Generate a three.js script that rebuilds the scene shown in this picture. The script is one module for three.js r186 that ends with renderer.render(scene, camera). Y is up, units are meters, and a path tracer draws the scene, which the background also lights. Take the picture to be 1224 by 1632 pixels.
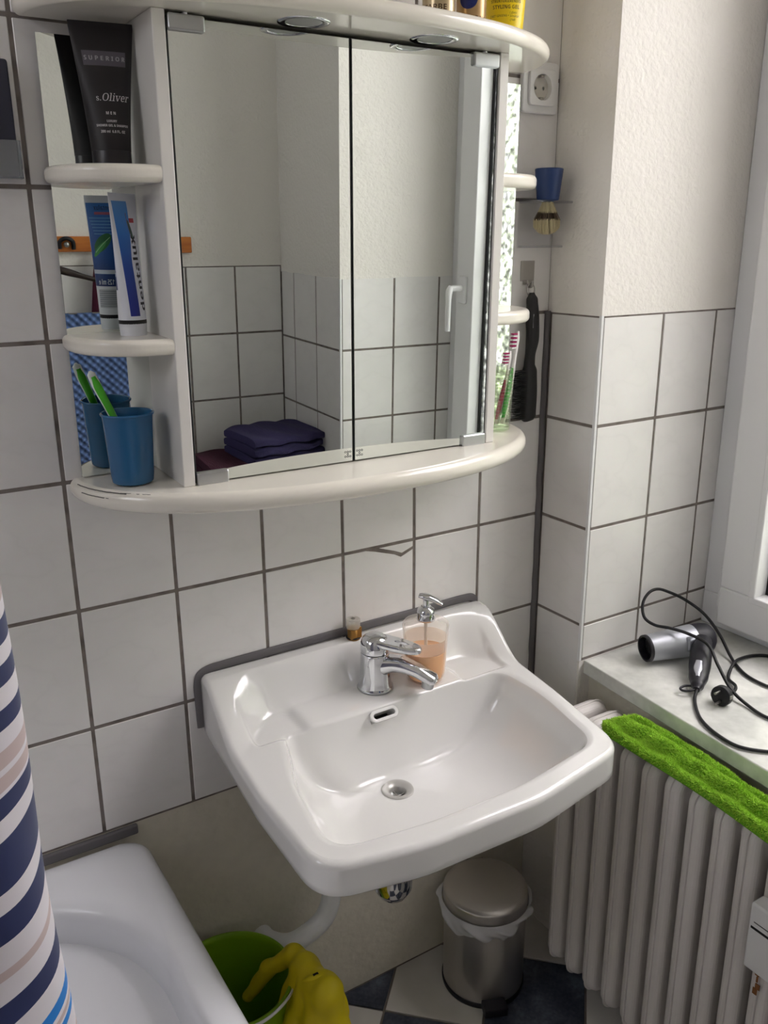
import * as THREE from 'three';
import { mergeGeometries, mergeVertices, toCreasedNormals } from 'three/addons/utils/BufferGeometryUtils.js';
import { RoundedBoxGeometry } from 'three/addons/geometries/RoundedBoxGeometry.js';
import { RectAreaLightUniformsLib } from 'three/addons/lights/RectAreaLightUniformsLib.js';
import { MarchingCubes } from 'three/addons/objects/MarchingCubes.js';

// ------------------------------------------------------------------ camera, sky, daylight, exposure
// x = 0 is the inner corner of the tiled wall and the window wall, z = 0 the tiled wall, y = 0 the floor.
const scene = new THREE.Scene();
const camera = new THREE.PerspectiveCamera(60.775, 1224 / 1632, 0.02, 60);
camera.rotation.order = 'YXZ';
camera.position.set(-1.1726, 1.4929, 1.2658);
camera.rotation.set(-0.2990, -0.5636, -0.0058);
scene.add(camera);
const renderer = new THREE.WebGLRenderer({ antialias: true });
renderer.toneMapping = THREE.LinearToneMapping;
renderer.toneMappingExposure = 1.2;
renderer.shadowMap.enabled = true;
renderer.shadowMap.type = THREE.PCFSoftShadowMap;
RectAreaLightUniformsLib.init();
scene.background = new THREE.Color().setRGB(1.0, 0.93, 1.0).multiplyScalar(6.0);   // even overcast sky
const daylight = new THREE.RectAreaLight(new THREE.Color().setRGB(1.0, 0.90, 0.985), 30, 2.6, 2.2);   // the bright sky in front of the window
daylight.name = 'window_daylight';
daylight.position.set(1.35, 3.05, 0.65);
daylight.lookAt(0.0, 1.1, 0.65);
scene.add(daylight);
const sidelight = new THREE.RectAreaLight(new THREE.Color().setRGB(0.92, 0.93, 1.08), 9, 0.9, 1.5);   // cool sky in front of the small window over the tub end
sidelight.name = 'side_window_daylight';
sidelight.position.set(-2.95, 2.75, 0.62);
sidelight.lookAt(-1, 0.70, 0.50);
scene.add(sidelight);

// ------------------------------------------------------------------ helpers
let seed = 12345;
const rnd = () => { seed = (seed * 1664525 + 1013904223) >>> 0; return seed / 4294967296; };
const rr = (a, b) => a + (b - a) * rnd();
const V = (x, y, z) => new THREE.Vector3(x, y, z);
const clamp = (x, a = 0, b = 1) => Math.min(b, Math.max(a, x));
const lerp = (a, b, t) => a + (b - a) * t;
const sstep = (a, b, x) => { const t = clamp((x - a) / (b - a)); return t * t * (3 - 2 * t); };
const taken = {};
function numbered(n) { const k = taken[n] = (taken[n] ?? -1) + 1; return k ? `${n}_${String(k).padStart(3, '0')}` : n; }
function shadows(o) { o.traverse(m => { if (m.isMesh) { m.castShadow = true; m.receiveShadow = true; } }); return o; }
function thing(name, label, category, pos = [0, 0, 0], turn = 0, group) {
  const o = new THREE.Group(); o.name = numbered(name); scene.add(o);
  o.position.set(...pos); o.rotation.y = turn; o.userData = { label, category };
  if (group) o.userData.group = group;
  return o;
}
function struct(name) { const o = new THREE.Group(); o.name = name; o.userData.kind = 'structure'; scene.add(o); return o; }
function part(parent, name, geo, m, label) {
  const o = new THREE.Mesh(geo, m); o.name = name; o.castShadow = o.receiveShadow = true; parent.add(o);
  if (label) o.userData.label = label;
  return o;
}
// geometries
const flat = g => (g.index ? g.toNonIndexed() : g);
function box(x0, x1, y0, y1, z0, z1) { const g = new THREE.BoxGeometry(x1 - x0, y1 - y0, z1 - z0); g.translate((x0 + x1) / 2, (y0 + y1) / 2, (z0 + z1) / 2); return boxUV(g); }
function boxUV(g) {   // uv in metres by dominant axis
  g = g.index ? g.toNonIndexed() : g; const p = g.attributes.position, n = g.attributes.normal, uv = new Float32Array(p.count * 2);
  for (let i = 0; i < p.count; i++) {
    const ax = Math.abs(n.getX(i)), ay = Math.abs(n.getY(i)), az = Math.abs(n.getZ(i));
    if (ax >= ay && ax >= az) { uv[2 * i] = p.getZ(i); uv[2 * i + 1] = p.getY(i); } else if (ay >= az) { uv[2 * i] = p.getX(i); uv[2 * i + 1] = p.getZ(i); } else { uv[2 * i] = p.getX(i); uv[2 * i + 1] = p.getY(i); }
  }
  g.setAttribute('uv', new THREE.BufferAttribute(uv, 2)); return g;
}
function rbox(x0, x1, y0, y1, z0, z1, r = 0.003, s = 2) { const g = new RoundedBoxGeometry(x1 - x0, y1 - y0, z1 - z0, s, Math.min(r, (x1 - x0) / 2.01, (y1 - y0) / 2.01, (z1 - z0) / 2.01)); g.translate((x0 + x1) / 2, (y0 + y1) / 2, (z0 + z1) / 2); return boxUV(g); }
function merge(gs) { return mergeGeometries(gs.map(g => { const h = g.index ? g.toNonIndexed() : g; for (const k of Object.keys(h.attributes)) if (!['position', 'normal', 'uv'].includes(k)) h.deleteAttribute(k); return h; })); }
function lathe(pts, seg = 48) { return new THREE.LatheGeometry(pts.map(p => new THREE.Vector2(p[0], p[1])), seg); }
function cyl(a, b, r0, r1 = r0, seg = 24) {
  const A = V(...a), B = V(...b), d = B.clone().sub(A), g = new THREE.CylinderGeometry(r1, r0, d.length(), seg);
  g.applyQuaternion(new THREE.Quaternion().setFromUnitVectors(V(0, 1, 0), d.clone().normalize())); const c = A.add(B).multiplyScalar(.5); g.translate(c.x, c.y, c.z); return g;
}
function tube(pts, r, seg = 80, rad = 10, closed = false) { return new THREE.TubeGeometry(new THREE.CatmullRomCurve3(pts.map(p => V(...p)), closed, 'centripetal'), seg, r, rad, closed); }
function loft(rings, { caps = true, closed = true, uvm = null } = {}) {   // rings of equal length; smooth normals; u round the ring, v along
  const n = rings[0].length, m = rings.length, pos = [], uv = [], idx = [], w = closed ? n + 1 : n;
  for (let j = 0; j < m; j++) for (let i = 0; i < w; i++) { const p = rings[j][i % n]; pos.push(p.x, p.y, p.z); const t = uvm ? uvm(i / (closed ? n : n - 1), j / (m - 1), p) : [i / (closed ? n : n - 1), j / (m - 1)]; uv.push(...t); }
  for (let j = 0; j < m - 1; j++) for (let i = 0; i < w - 1; i++) { const a = j * w + i, b = a + 1, c = a + w, d = c + 1; idx.push(a, b, d, a, d, c); }
  const g = new THREE.BufferGeometry();
  g.setAttribute('position', new THREE.Float32BufferAttribute(pos, 3)); g.setAttribute('uv', new THREE.Float32BufferAttribute(uv, 2)); g.setIndex(idx); g.computeVertexNormals();
  if (closed) { const N = g.attributes.normal; for (let j = 0; j < m; j++) { const a = j * w, b = a + n; const x = N.getX(a) + N.getX(b), y = N.getY(a) + N.getY(b), z = N.getZ(a) + N.getZ(b), l = Math.hypot(x, y, z) || 1; N.setXYZ(a, x / l, y / l, z / l); N.setXYZ(b, x / l, y / l, z / l); } }
  if (!caps || !closed) return g;
  const caped = [g.toNonIndexed()];
  for (const [ring, flip] of [[rings[0], true], [rings[m - 1], false]]) {
    const c = V(0, 0, 0); ring.forEach(p => c.add(p)); c.multiplyScalar(1 / n); const q = [], u2 = [];
    for (let i = 0; i < n; i++) { const a = ring[i], b = ring[(i + 1) % n]; for (const p of flip ? [c, b, a] : [c, a, b]) { q.push(p.x, p.y, p.z); u2.push(0, flip ? 0 : 1); } }
    const h = new THREE.BufferGeometry(); h.setAttribute('position', new THREE.Float32BufferAttribute(q, 3)); h.setAttribute('uv', new THREE.Float32BufferAttribute(u2, 2)); h.computeVertexNormals(); caped.push(h);
  }
  return mergeGeometries(caped);
}
// sweep an ellipse (a, b half axes per point) along points; 'up' orients the b axis
function sweep(pts, as, bs, up = [0, 1, 0], seg = 24, n = 40, pow = 2) {
  const cv = new THREE.CatmullRomCurve3(pts.map(p => V(...p)), false, 'centripetal'), U = V(...up), rings = [];
  const at = (arr, t) => { const x = t * (arr.length - 1), i = Math.min(arr.length - 2, Math.floor(x)), f = x - i; return lerp(arr[i], arr[i + 1], f * f * (3 - 2 * f)); };
  for (let j = 0; j <= n; j++) {
    const t = j / n, c = cv.getPoint(t), T = cv.getTangent(t), S = U.clone().cross(T).normalize(), B = T.clone().cross(S), a = at(as, t), b = at(bs, t), ring = [];
    for (let i = 0; i < seg; i++) { const th = -i / seg * 2 * Math.PI, ca = Math.cos(th), sa = Math.sin(th), k = 2 / pow; ring.push(c.clone().addScaledVector(S, a * Math.sign(ca) * Math.abs(ca) ** k).addScaledVector(B, b * Math.sign(sa) * Math.abs(sa) ** k)); }
    rings.push(ring);
  }
  return fixWinding(loft(rings));
}
function fixWinding(g) {   // outward faces for closed shapes
  const p = g.attributes.position, ix = g.index, cnt = ix ? ix.count : p.count; let vol = 0; const a = V(), b = V(), c = V();
  for (let i = 0; i < cnt; i += 3) { const k = j => ix ? ix.getX(i + j) : i + j; a.fromBufferAttribute(p, k(0)); b.fromBufferAttribute(p, k(1)); c.fromBufferAttribute(p, k(2)); vol += a.dot(b.clone().cross(c)); }
  if (vol < 0) {
    const h = ix ? g.toNonIndexed() : g; const P = h.attributes;
    for (const key of ['position', 'normal', 'uv']) { const A = P[key]; if (!A) continue; const s = A.itemSize; for (let i = 0; i < A.count; i += 3) for (let k = 0; k < s; k++) { const x = A.array[(i + 1) * s + k]; A.array[(i + 1) * s + k] = A.array[(i + 2) * s + k]; A.array[(i + 2) * s + k] = x; } }
    for (let i = 0; i < P.normal.array.length; i++) P.normal.array[i] *= -1;
    return h;
  }
  return g;
}
function extr(shape, depth, bevel = 0, bseg = 2, cs = 24) { return new THREE.ExtrudeGeometry(shape, { depth: depth - 2 * bevel, bevelEnabled: bevel > 0, bevelThickness: bevel, bevelSize: bevel, bevelOffset: -bevel, bevelSegments: bseg, curveSegments: cs }).translate(0, 0, bevel); }
function poly(pts) { const s = new THREE.Shape(); pts.forEach((p, i) => i ? s.lineTo(p[0], p[1]) : s.moveTo(p[0], p[1])); s.closePath(); return s; }
function rrect(w, h, r, cx = 0, cy = 0) { const s = new THREE.Shape(), x = cx - w / 2, y = cy - h / 2; s.moveTo(x + r, y); s.lineTo(x + w - r, y); s.absarc(x + w - r, y + r, r, -Math.PI / 2, 0); s.lineTo(x + w, y + h - r); s.absarc(x + w - r, y + h - r, r, 0, Math.PI / 2); s.lineTo(x + r, y + h); s.absarc(x + r, y + h - r, r, Math.PI / 2, Math.PI); s.lineTo(x, y + r); s.absarc(x + r, y + r, r, Math.PI, 1.5 * Math.PI); return s; }
function sdfMesh(f, lo, hi, res) {   // marching cubes of a signed distance field
  const mc = new MarchingCubes(res, new THREE.MeshStandardMaterial(), false, false, 400000); const size = Math.max(hi[0] - lo[0], hi[1] - lo[1], hi[2] - lo[2]), half = size / 2, c = [0, 1, 2].map(i => (lo[i] + hi[i]) / 2);
  mc.isolation = 0; const h = res / 2;
  for (let z = 0; z < res; z++) for (let y = 0; y < res; y++) for (let x = 0; x < res; x++) mc.field[x + y * res + z * res * res] = -f(c[0] + (x - h) / h * half, c[1] + (y - h) / h * half, c[2] + (z - h) / h * half);
  mc.update();
  const n = mc.count, g = new THREE.BufferGeometry();
  const p = new Float32Array(mc.positionArray.slice(0, n * 3)); for (let i = 0; i < n; i++) for (let k = 0; k < 3; k++) p[3 * i + k] = c[k] + p[3 * i + k] * half;
  g.setAttribute('position', new THREE.BufferAttribute(p, 3));
  const q = new Float32Array(n * 3), e = size / res * 0.6;
  for (let i = 0; i < n; i++) { const X = p[3 * i], Y = p[3 * i + 1], Z = p[3 * i + 2]; const a = f(X + e, Y, Z) - f(X - e, Y, Z), b = f(X, Y + e, Z) - f(X, Y - e, Z), d = f(X, Y, Z + e) - f(X, Y, Z - e), l = Math.hypot(a, b, d) || 1; q[3 * i] = a / l; q[3 * i + 1] = b / l; q[3 * i + 2] = d / l; }
  g.setAttribute('normal', new THREE.BufferAttribute(q, 3)); g.setAttribute('uv', new THREE.BufferAttribute(new Float32Array(n * 2), 2));
  return g;
}
const cap = (p, a, b, ra, rb) => { const bx = b[0] - a[0], by = b[1] - a[1], bz = b[2] - a[2], px = p[0] - a[0], py = p[1] - a[1], pz = p[2] - a[2]; const t = clamp((px * bx + py * by + pz * bz) / (bx * bx + by * by + bz * bz)); return Math.hypot(px - bx * t, py - by * t, pz - bz * t) - lerp(ra, rb, t); };
const smin = (a, b, k) => { const h = clamp(0.5 + 0.5 * (b - a) / k); return lerp(b, a, h) - k * h * (1 - h); };
// noise
const perm = new Uint8Array(512); { const p = [...Array(256).keys()]; for (let i = 255; i > 0; i--) { const j = Math.floor(rnd() * (i + 1)); [p[i], p[j]] = [p[j], p[i]]; } for (let i = 0; i < 512; i++) perm[i] = p[i & 255]; }
const hsh = (x, y, per) => perm[(perm[((x % per) + per) % per & 255] + ((y % per) + per) % per) & 255] / 255;
function vn(x, y, per) { const xi = Math.floor(x), yi = Math.floor(y), fx = x - xi, fy = y - yi, u = fx * fx * (3 - 2 * fx), v = fy * fy * (3 - 2 * fy); return lerp(lerp(hsh(xi, yi, per), hsh(xi + 1, yi, per), u), lerp(hsh(xi, yi + 1, per), hsh(xi + 1, yi + 1, per), u), v); }
function fbm(x, y, per, oct = 4) { let s = 0, a = .5, n = 0; for (let o = 0; o < oct; o++) { s += a * vn(x, y, per); n += a; x *= 2; y *= 2; per *= 2; a *= .5; } return s / n; }
function dataTex(size, fn, srgb = true, rep = 1) {
  const d = new Uint8Array(size * size * 4); for (let y = 0; y < size; y++) for (let x = 0; x < size; x++) { const c = fn(x / size, y / size), k = (y * size + x) * 4; for (let i = 0; i < 3; i++) d[k + i] = clamp(Array.isArray(c) ? c[i] : c) * 255; d[k + 3] = 255; }
  const t = new THREE.DataTexture(d, size, size); t.wrapS = t.wrapT = THREE.RepeatWrapping; t.magFilter = THREE.LinearFilter; t.minFilter = THREE.LinearMipmapLinearFilter; t.generateMipmaps = true; if (srgb) t.colorSpace = THREE.SRGBColorSpace; t.repeat.set(rep, rep); t.needsUpdate = true; return t;
}
function canvasTex(w, h, draw) { const c = document.createElement('canvas'); c.width = w; c.height = h; const x = c.getContext('2d'); draw(x, w, h); const t = new THREE.CanvasTexture(c); t.colorSpace = THREE.SRGBColorSpace; return t; }
const mat = (color, roughness = .5, o = {}) => new THREE.MeshStandardMaterial({ color, roughness, ...o });
const phy = (color, roughness = .5, o = {}) => new THREE.MeshPhysicalMaterial({ color, roughness, ...o });
const hex3 = h => [(h >> 16 & 255) / 255, (h >> 8 & 255) / 255, (h & 255) / 255];
const mix3 = (a, b, t) => a.map((x, i) => lerp(x, b[i], t));

// ------------------------------------------------------------------ materials
const tileMaps = [0, 1, 2, 3].map(k => dataTex(256, (u, v) => { const n = fbm(u * 4 + 7 * k, v * 4 + 3 * k, 4, 5), s = Math.abs(fbm(u * 2 + 3 * k + v * 2, v * 3 - u + k * 5, 64, 4) - .5); const vein = Math.exp(-s * 28) * .035; const b = .925 + (n - .5) * .025 - vein * .35; return [b, b * .99, b * .982]; }));
const M = {
  tile: tileMaps.map(t => phy(0xffffff, .16, { map: t, ior: 1.5 })),
  grout: mat(0x857d79, .95, { map: dataTex(256, (u, v) => { const n = fbm(u * 16, v * 16, 16, 4); const b = .72 + n * .5; return [b, b * .99, b * .97]; }, true, 3) }),
  sealant: mat(0x6a6769, .65),
  plaster: mat(0xefebe5, .93, { bumpMap: dataTex(512, (u, v) => clamp(.5 + (fbm(u * 40, v * 40, 40, 3) - .5) * .9 + (fbm(u * 12, v * 12, 12, 3) - .5) * .8), false, 4), bumpScale: .0013 }),
  plasterOld: mat(0xe6e1d4, .95, { map: dataTex(512, (u, v) => { const n = fbm(u * 5, v * 5, 5, 5), m = fbm(u * 40, v * 40, 40, 3); const b = .955 + (n - .5) * .07 + (m - .5) * .03; return [b, b * .995, b * .98]; }, true, 1.6), bumpMap: dataTex(256, (u, v) => fbm(u * 30, v * 30, 30, 4), false, 3), bumpScale: .0015 }),
  white: phy(0xe6e3de, .22, { ior: 1.5 }),
  lacquer: phy(0xf0ebdf, .2, { ior: 1.5, clearcoat: .4, clearcoatRoughness: .08 }),
  cream: phy(0xe8e4d2, .25, { ior: 1.5 }),
  ceramic: phy(0xe9e8e6, .1, { ior: 1.52, clearcoat: .5, clearcoatRoughness: .03 }),
  enamel: phy(0xe8e9ee, .18, { ior: 1.5 }),
  mirror: mat(0xe4e9e6, .0, { metalness: 1 }),
  mirrorEdge: mat(0x2b2f2d, .35),
  chrome: mat(0xd6d8dc, .06, { metalness: 1 }),
  steel: mat(0xa9a6a2, .32, { metalness: 1 }),
  satin: mat(0xb9bbbd, .3, { metalness: 1 }),
  black: mat(0x14131a, .45),
  rubber: mat(0x0e0e12, .55),
  dark: mat(0x0a0a0a, .8),
  pvc: phy(0xe9e9ea, .3, { ior: 1.5 }),
  radiator: phy(0xe6e1de, .38, { ior: 1.5 }),
};

// ------------------------------------------------------------------ the setting
const ROW = k => 1.565 - .1993 * k, COL = k => -.1547 - .152 * k, J = .0058;   // joint lines of the tiling
const XW = -2.46, ZO = 1.56, YC = 2.72, ZR = .137, ZR2 = 1.166;
const tileGeo = {};
function tileGeom(w, h) { const k = w.toFixed(4) + h.toFixed(4); return tileGeo[k] ??= (() => { const g = extr(rrect(w, h, .0012), .006, .0009, 1, 2); const p = g.attributes.position, uv = new Float32Array(p.count * 2); for (let i = 0; i < p.count; i++) { uv[2 * i] = p.getX(i) / .2 + .5; uv[2 * i + 1] = p.getY(i) / .2 + .5; } g.setAttribute('uv', new THREE.BufferAttribute(uv, 2)); return g; })(); }
// a tile field on a plane: origin + u along + y up, faces 'turn' about y; us and ys are joint lines
function tiles(parent, us, ys, place, turn, skip = () => false) {
  for (let i = 0; i < us.length - 1; i++) for (let j = 0; j < ys.length - 1; j++) {
    const w = Math.abs(us[i + 1] - us[i]) - J, h = Math.abs(ys[j + 1] - ys[j]) - J; if (w < .008 || h < .008 || skip(i, j)) continue;
    const m = part(parent, 'tile', tileGeom(w, h), M.tile[Math.floor(rnd() * 4)]);
    m.position.copy(place((us[i] + us[i + 1]) / 2, (ys[j] + ys[j + 1]) / 2)); m.rotation.y = turn + rr(-.0016, .0016); m.rotation.x = rr(-.0012, .0012);
  }
}
// back wall: tiles from the tub rim to the ceiling, bare painted plaster below
const wallBack = struct('wall_back');
part(wallBack, 'grout', box(XW - .1, 0.5, .575, YC, -.12, -.0012), M.grout);
part(wallBack, 'plaster', box(XW - .1, 0.5, 0, .575, -.12, -.002), M.plasterOld, 'bare painted plaster below the tiles');
{
  const cols = [...Array(16).keys()].map(COL).filter(x => x > XW + .02), low = [.5755, ...[4, 3, 2, 1].map(ROW)], high = [...[1, 0, -1, -2, -3, -4].map(ROW), YC];
  tiles(wallBack, [-.0055, ...cols, XW], low, (u, y) => V(u, y, -.006), 0, (i, j) => i === 2 && j === 1);
  tiles(wallBack, [.0018, ...cols, XW], high, (u, y) => V(u, y, -.006), 0);
  // the chipped tile behind the tap: a corner piece has broken off along a dark crack
  const x0 = COL(2) + J / 2, x1 = COL(1) - J / 2, y0 = ROW(4) + J / 2, y1 = ROW(3) - J / 2, w = x1 - x0;
  const uvs = g => { const p = g.attributes.position, uv = new Float32Array(p.count * 2); for (let i = 0; i < p.count; i++) { uv[2 * i] = p.getX(i) / .2; uv[2 * i + 1] = p.getY(i) / .2; } g.setAttribute('uv', new THREE.BufferAttribute(uv, 2)); return g; };
  const a = part(wallBack, 'tile', uvs(extr(poly([[x0, y0], [x1, y0], [x1, y1 - .0155], [x0 + w * .82, y1 - .026], [x0 + w * .72, y1 - .0185], [x0 + w * .42, y1 - .0045], [x0 + w * .3, y1], [x0, y1]]), .006, .0007, 1)), M.tile[0], 'tile with a broken top corner'); a.position.z = -.006;
  const b = part(wallBack, 'tile_chip', uvs(extr(poly([[x1, y1 - .0100], [x0 + w * .835, y1 - .0185], [x0 + w * .72, y1 - .0115], [x0 + w * .5, y1 - .0002], [x1, y1 - .0002]]), .006, .0006, 1)), M.tile[1], 'broken off tile corner'); b.position.z = -.0062;
}
// grey sealant down the inner corner, wavy by hand
{ const pts = []; for (let i = 0; i <= 26; i++) { const y = lerp(1.368, .58, i / 26); pts.push([-.004 + rr(-.0012, .0012), y, .001 + rr(-.0008, .0012)]); } part(wallBack, 'corner_sealant', tube(pts, .0068, 90, 8), M.sealant, 'grey sealant in the inner corner'); }
part(wallBack, 'tub_sealant', rbox(XW, -.862, .556, .5735, -.003, .0058, .003), M.sealant, 'dark sealant joint above the bathtub');
part(wallBack, 'access_panel', rbox(-.155, -.06, .33, .40, -.004, .009, .002), M.plasterOld, 'small plaster cover under the washbasin');

// window wall
const wallRight = struct('wall_right');
part(wallRight, 'grout', merge([box(.0015, .5, .689, 1.366, 0, ZR - .0015), box(.0015, .5, .55, .689, 0, ZR - .012)]), M.grout);
part(wallRight, 'plaster', box(.0008, .5, .55, .6892, ZR - .0125, ZR), M.plaster);
part(wallRight, 'plaster', merge([box(0, .5, 1.366, YC, -.1, ZR), box(.002, .5, 0, .55, 0, ZR)]), M.plaster);
part(wallRight, 'parapet', box(.032, .5, 0, .662, ZR - .004, ZR2 + .004), M.plasterOld, 'plaster parapet behind the radiator');
part(wallRight, 'lintel', box(0, .5, 2.46, YC, ZR, ZR2), M.plaster);
part(wallRight, 'plaster', box(0, .5, 1.366, YC, ZR2, ZO + .1), M.plaster);
part(wallRight, 'grout', box(.0015, .5, 0, 1.366, ZR2 + .0015, ZO + .05), M.grout);
{
  const ys = [.57, ...[4, 3, 2, 1].map(ROW)], yr = [.6925, ...[4, 3, 2, 1].map(ROW)];
  tiles(wallRight, [.0065, ZR - .002], ys, (u, y) => V(.006, y, u), -Math.PI / 2);
  tiles(wallRight, [.005, .163, .315, .383], yr, (u, y) => V(u, y, ZR - .006), 0);
  tiles(wallRight, [.005, .173, .325, .383], yr.map(y => y + .006), (u, y) => V(u, y, ZR2 + .006), Math.PI);
  tiles(wallRight, [ZR2 + .003, 1.318, 1.470, ZO], [0, .17, .369, ...[4, 3, 2, 1].map(k => ROW(k) + .006)], (u, y) => V(.006, y, u), -Math.PI / 2);
}
function cornerTrim(n, z, s) { const t = struct(n); part(t, 'corner_profile', rbox(-.0012, .0055, .6905, 1.367, Math.min(z, z - s * .0067) + s * .0012, Math.max(z, z - s * .0067) + s * .0012, .0015), M.pvc); }
cornerTrim('trim_1', ZR, 1); cornerTrim('trim_2', ZR2, -1);

// marble sill
const marbleTex = dataTex(512, (u, v) => { const n = fbm(u * 6 + fbm(u * 4, v * 4, 4, 3) * 2, v * 6, 6, 5), f = fbm(u * 40, v * 40, 40, 3); const t = clamp((n - .3) * 1.8); const c = mix3([.78, .785, .765], [.92, .92, .895], t), d = (f - .5) * .07; return c.map(x => x + d); }, true, 2.2);
const sillShape = poly([[.014, -ZR - .0005], [-.006, -.38], [-.022, -.60], [-.03, -ZR2 + .0005], [.40, -ZR2 + .0005], [.40, -ZR - .0005]]);
const sillGeo = extr(sillShape, .03, .0025, 2).rotateX(-Math.PI / 2).translate(0, .660, 0);
const sill = struct('window_sill'); part(sill, 'slab', boxUV(sillGeo), phy(0xffffff, .22, { map: marbleTex, ior: 1.5 }), 'pale grey marble slab');

// window: fixed frame, sash, glazing bead, gasket, obscured patterned pane, handle, hinge cover
const win = struct('window_1');
function ringFrame(y0, y1, z0, z1, w, x0, x1, r = .004) { return merge([rbox(x0, x1, y0, y0 + w, z0, z1, r), rbox(x0, x1, y1 - w, y1, z0, z1, r), rbox(x0, x1, y0 + w - .001, y1 - w + .001, z0, z0 + w, r), rbox(x0, x1, y0 + w - .001, y1 - w + .001, z1 - w, z1, r)]); }
const WT = 2.46;
part(win, 'frame', ringFrame(.690, WT, ZR, ZR2, .075, .368, .43), M.pvc, 'fixed white plastic frame');
const sash = part(win, 'sash', ringFrame(.717, WT - .03, ZR + .062, ZR2 - .072, .083, .333, .41, .006), M.pvc, 'white plastic sash');
part(sash, 'glazing_bead', ringFrame(.788, WT - .101, ZR + .133, ZR2 - .143, .014, .331, .376, .003), M.pvc);
part(sash, 'gasket', ringFrame(.798, WT - .111, ZR + .143, ZR2 - .153, .016, .368, .38, .001), M.rubber, 'black glazing gasket');
const paneTex = dataTex(512, (u, v) => { const n = fbm(u * 46, v * 46, 46, 2), m = fbm(u * 9, v * 9, 9, 3); return clamp(.5 + (n - .5) * 1.6 + (m - .5) * .3); }, false, 2.2);
const paneMap = dataTex(512, (u, v) => { const n = fbm(u * 46, v * 46, 46, 2), b = clamp(.80 + (n - .5) * .75, .5, 1); return [b, b, b]; }, true, 2.2);
const paneMat = phy(0xfbfdfa, .45, { transmission: 1, map: paneMap, thickness: 0, ior: 1.5, bumpMap: paneTex, bumpScale: .004 });
part(sash, 'pane', box(.372, .376, .80, WT - .113, ZR + .145, ZR2 - .155), paneMat, 'patterned obscured glass');
{
  const h = part(sash, 'handle', merge([rbox(.322, .334, 1.30, 1.375, 1.037, 1.067, .004), cyl([.335, 1.342, 1.052], [.288, 1.342, 1.052], .0085), sweep([[.290, 1.346, 1.052], [.283, 1.335, 1.052], [.281, 1.30, 1.052], [.281, 1.225, 1.052]], [.009, .0105, .0095, .0085], [.009, .0095, .0075, .007], [1, 0, 0], 20, 24)]), M.pvc, 'white window handle');
  part(sash, 'hinge_cover', merge([rbox(.348, .369, .745, .835, .186, .199, .004), cyl([.358, .728, .192], [.358, .745, .192], .0065)]), M.pvc);
  h.userData.label = 'white window handle';
}
// outer end walls, floor, ceiling
const wallFront = struct('wall_front');
part(wallFront, 'plaster', box(XW - .1, .5, 1.385, YC, ZO, ZO + .1), M.plaster);
part(wallFront, 'grout', box(XW - .1, .5, 0, 1.385, ZO + .0015, ZO + .1), M.grout);
{ const us = [0]; for (let k = 0; k < 16; k++) us.push(Math.max(XW, -.151 - .152 * k)); tiles(wallFront, us, [0, .17, .369, .587, ...[4, 3, 2, 1].map(k => ROW(k) + .019)], (u, y) => V(u, y, ZO + .006), Math.PI); }
const wallLeft = struct('wall_left');
{ const a = .22, b = 1.02, c = 1.75, d = 2.55;   // opening of the small window
  part(wallLeft, 'plaster', merge([box(XW - .1, XW, 0, c, -.1, ZO + .1), box(XW - .1, XW, d, YC, -.1, ZO + .1), box(XW - .1, XW, c, d, -.1, a), box(XW - .1, XW, c, d, b, ZO + .1)]), M.plaster);
  const w2 = struct('window_2'); part(w2, 'frame', ringFrame(c, d, a, b, .045, XW - .075, XW - .03), M.pvc, 'white plastic frame');
  part(w2, 'pane', box(XW - .056, XW - .052, c + .045, d - .045, a + .045, b - .045), paneMat, 'patterned obscured glass'); }
const ceiling = struct('ceiling'); part(ceiling, 'plaster', box(XW - .1, .5, YC, YC + .1, -.12, ZO + .1), M.plaster);
const floor = struct('floor');
part(floor, 'grout', box(XW - .1, .5, -.12, -.004, -.12, ZO + .1), M.grout);
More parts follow.
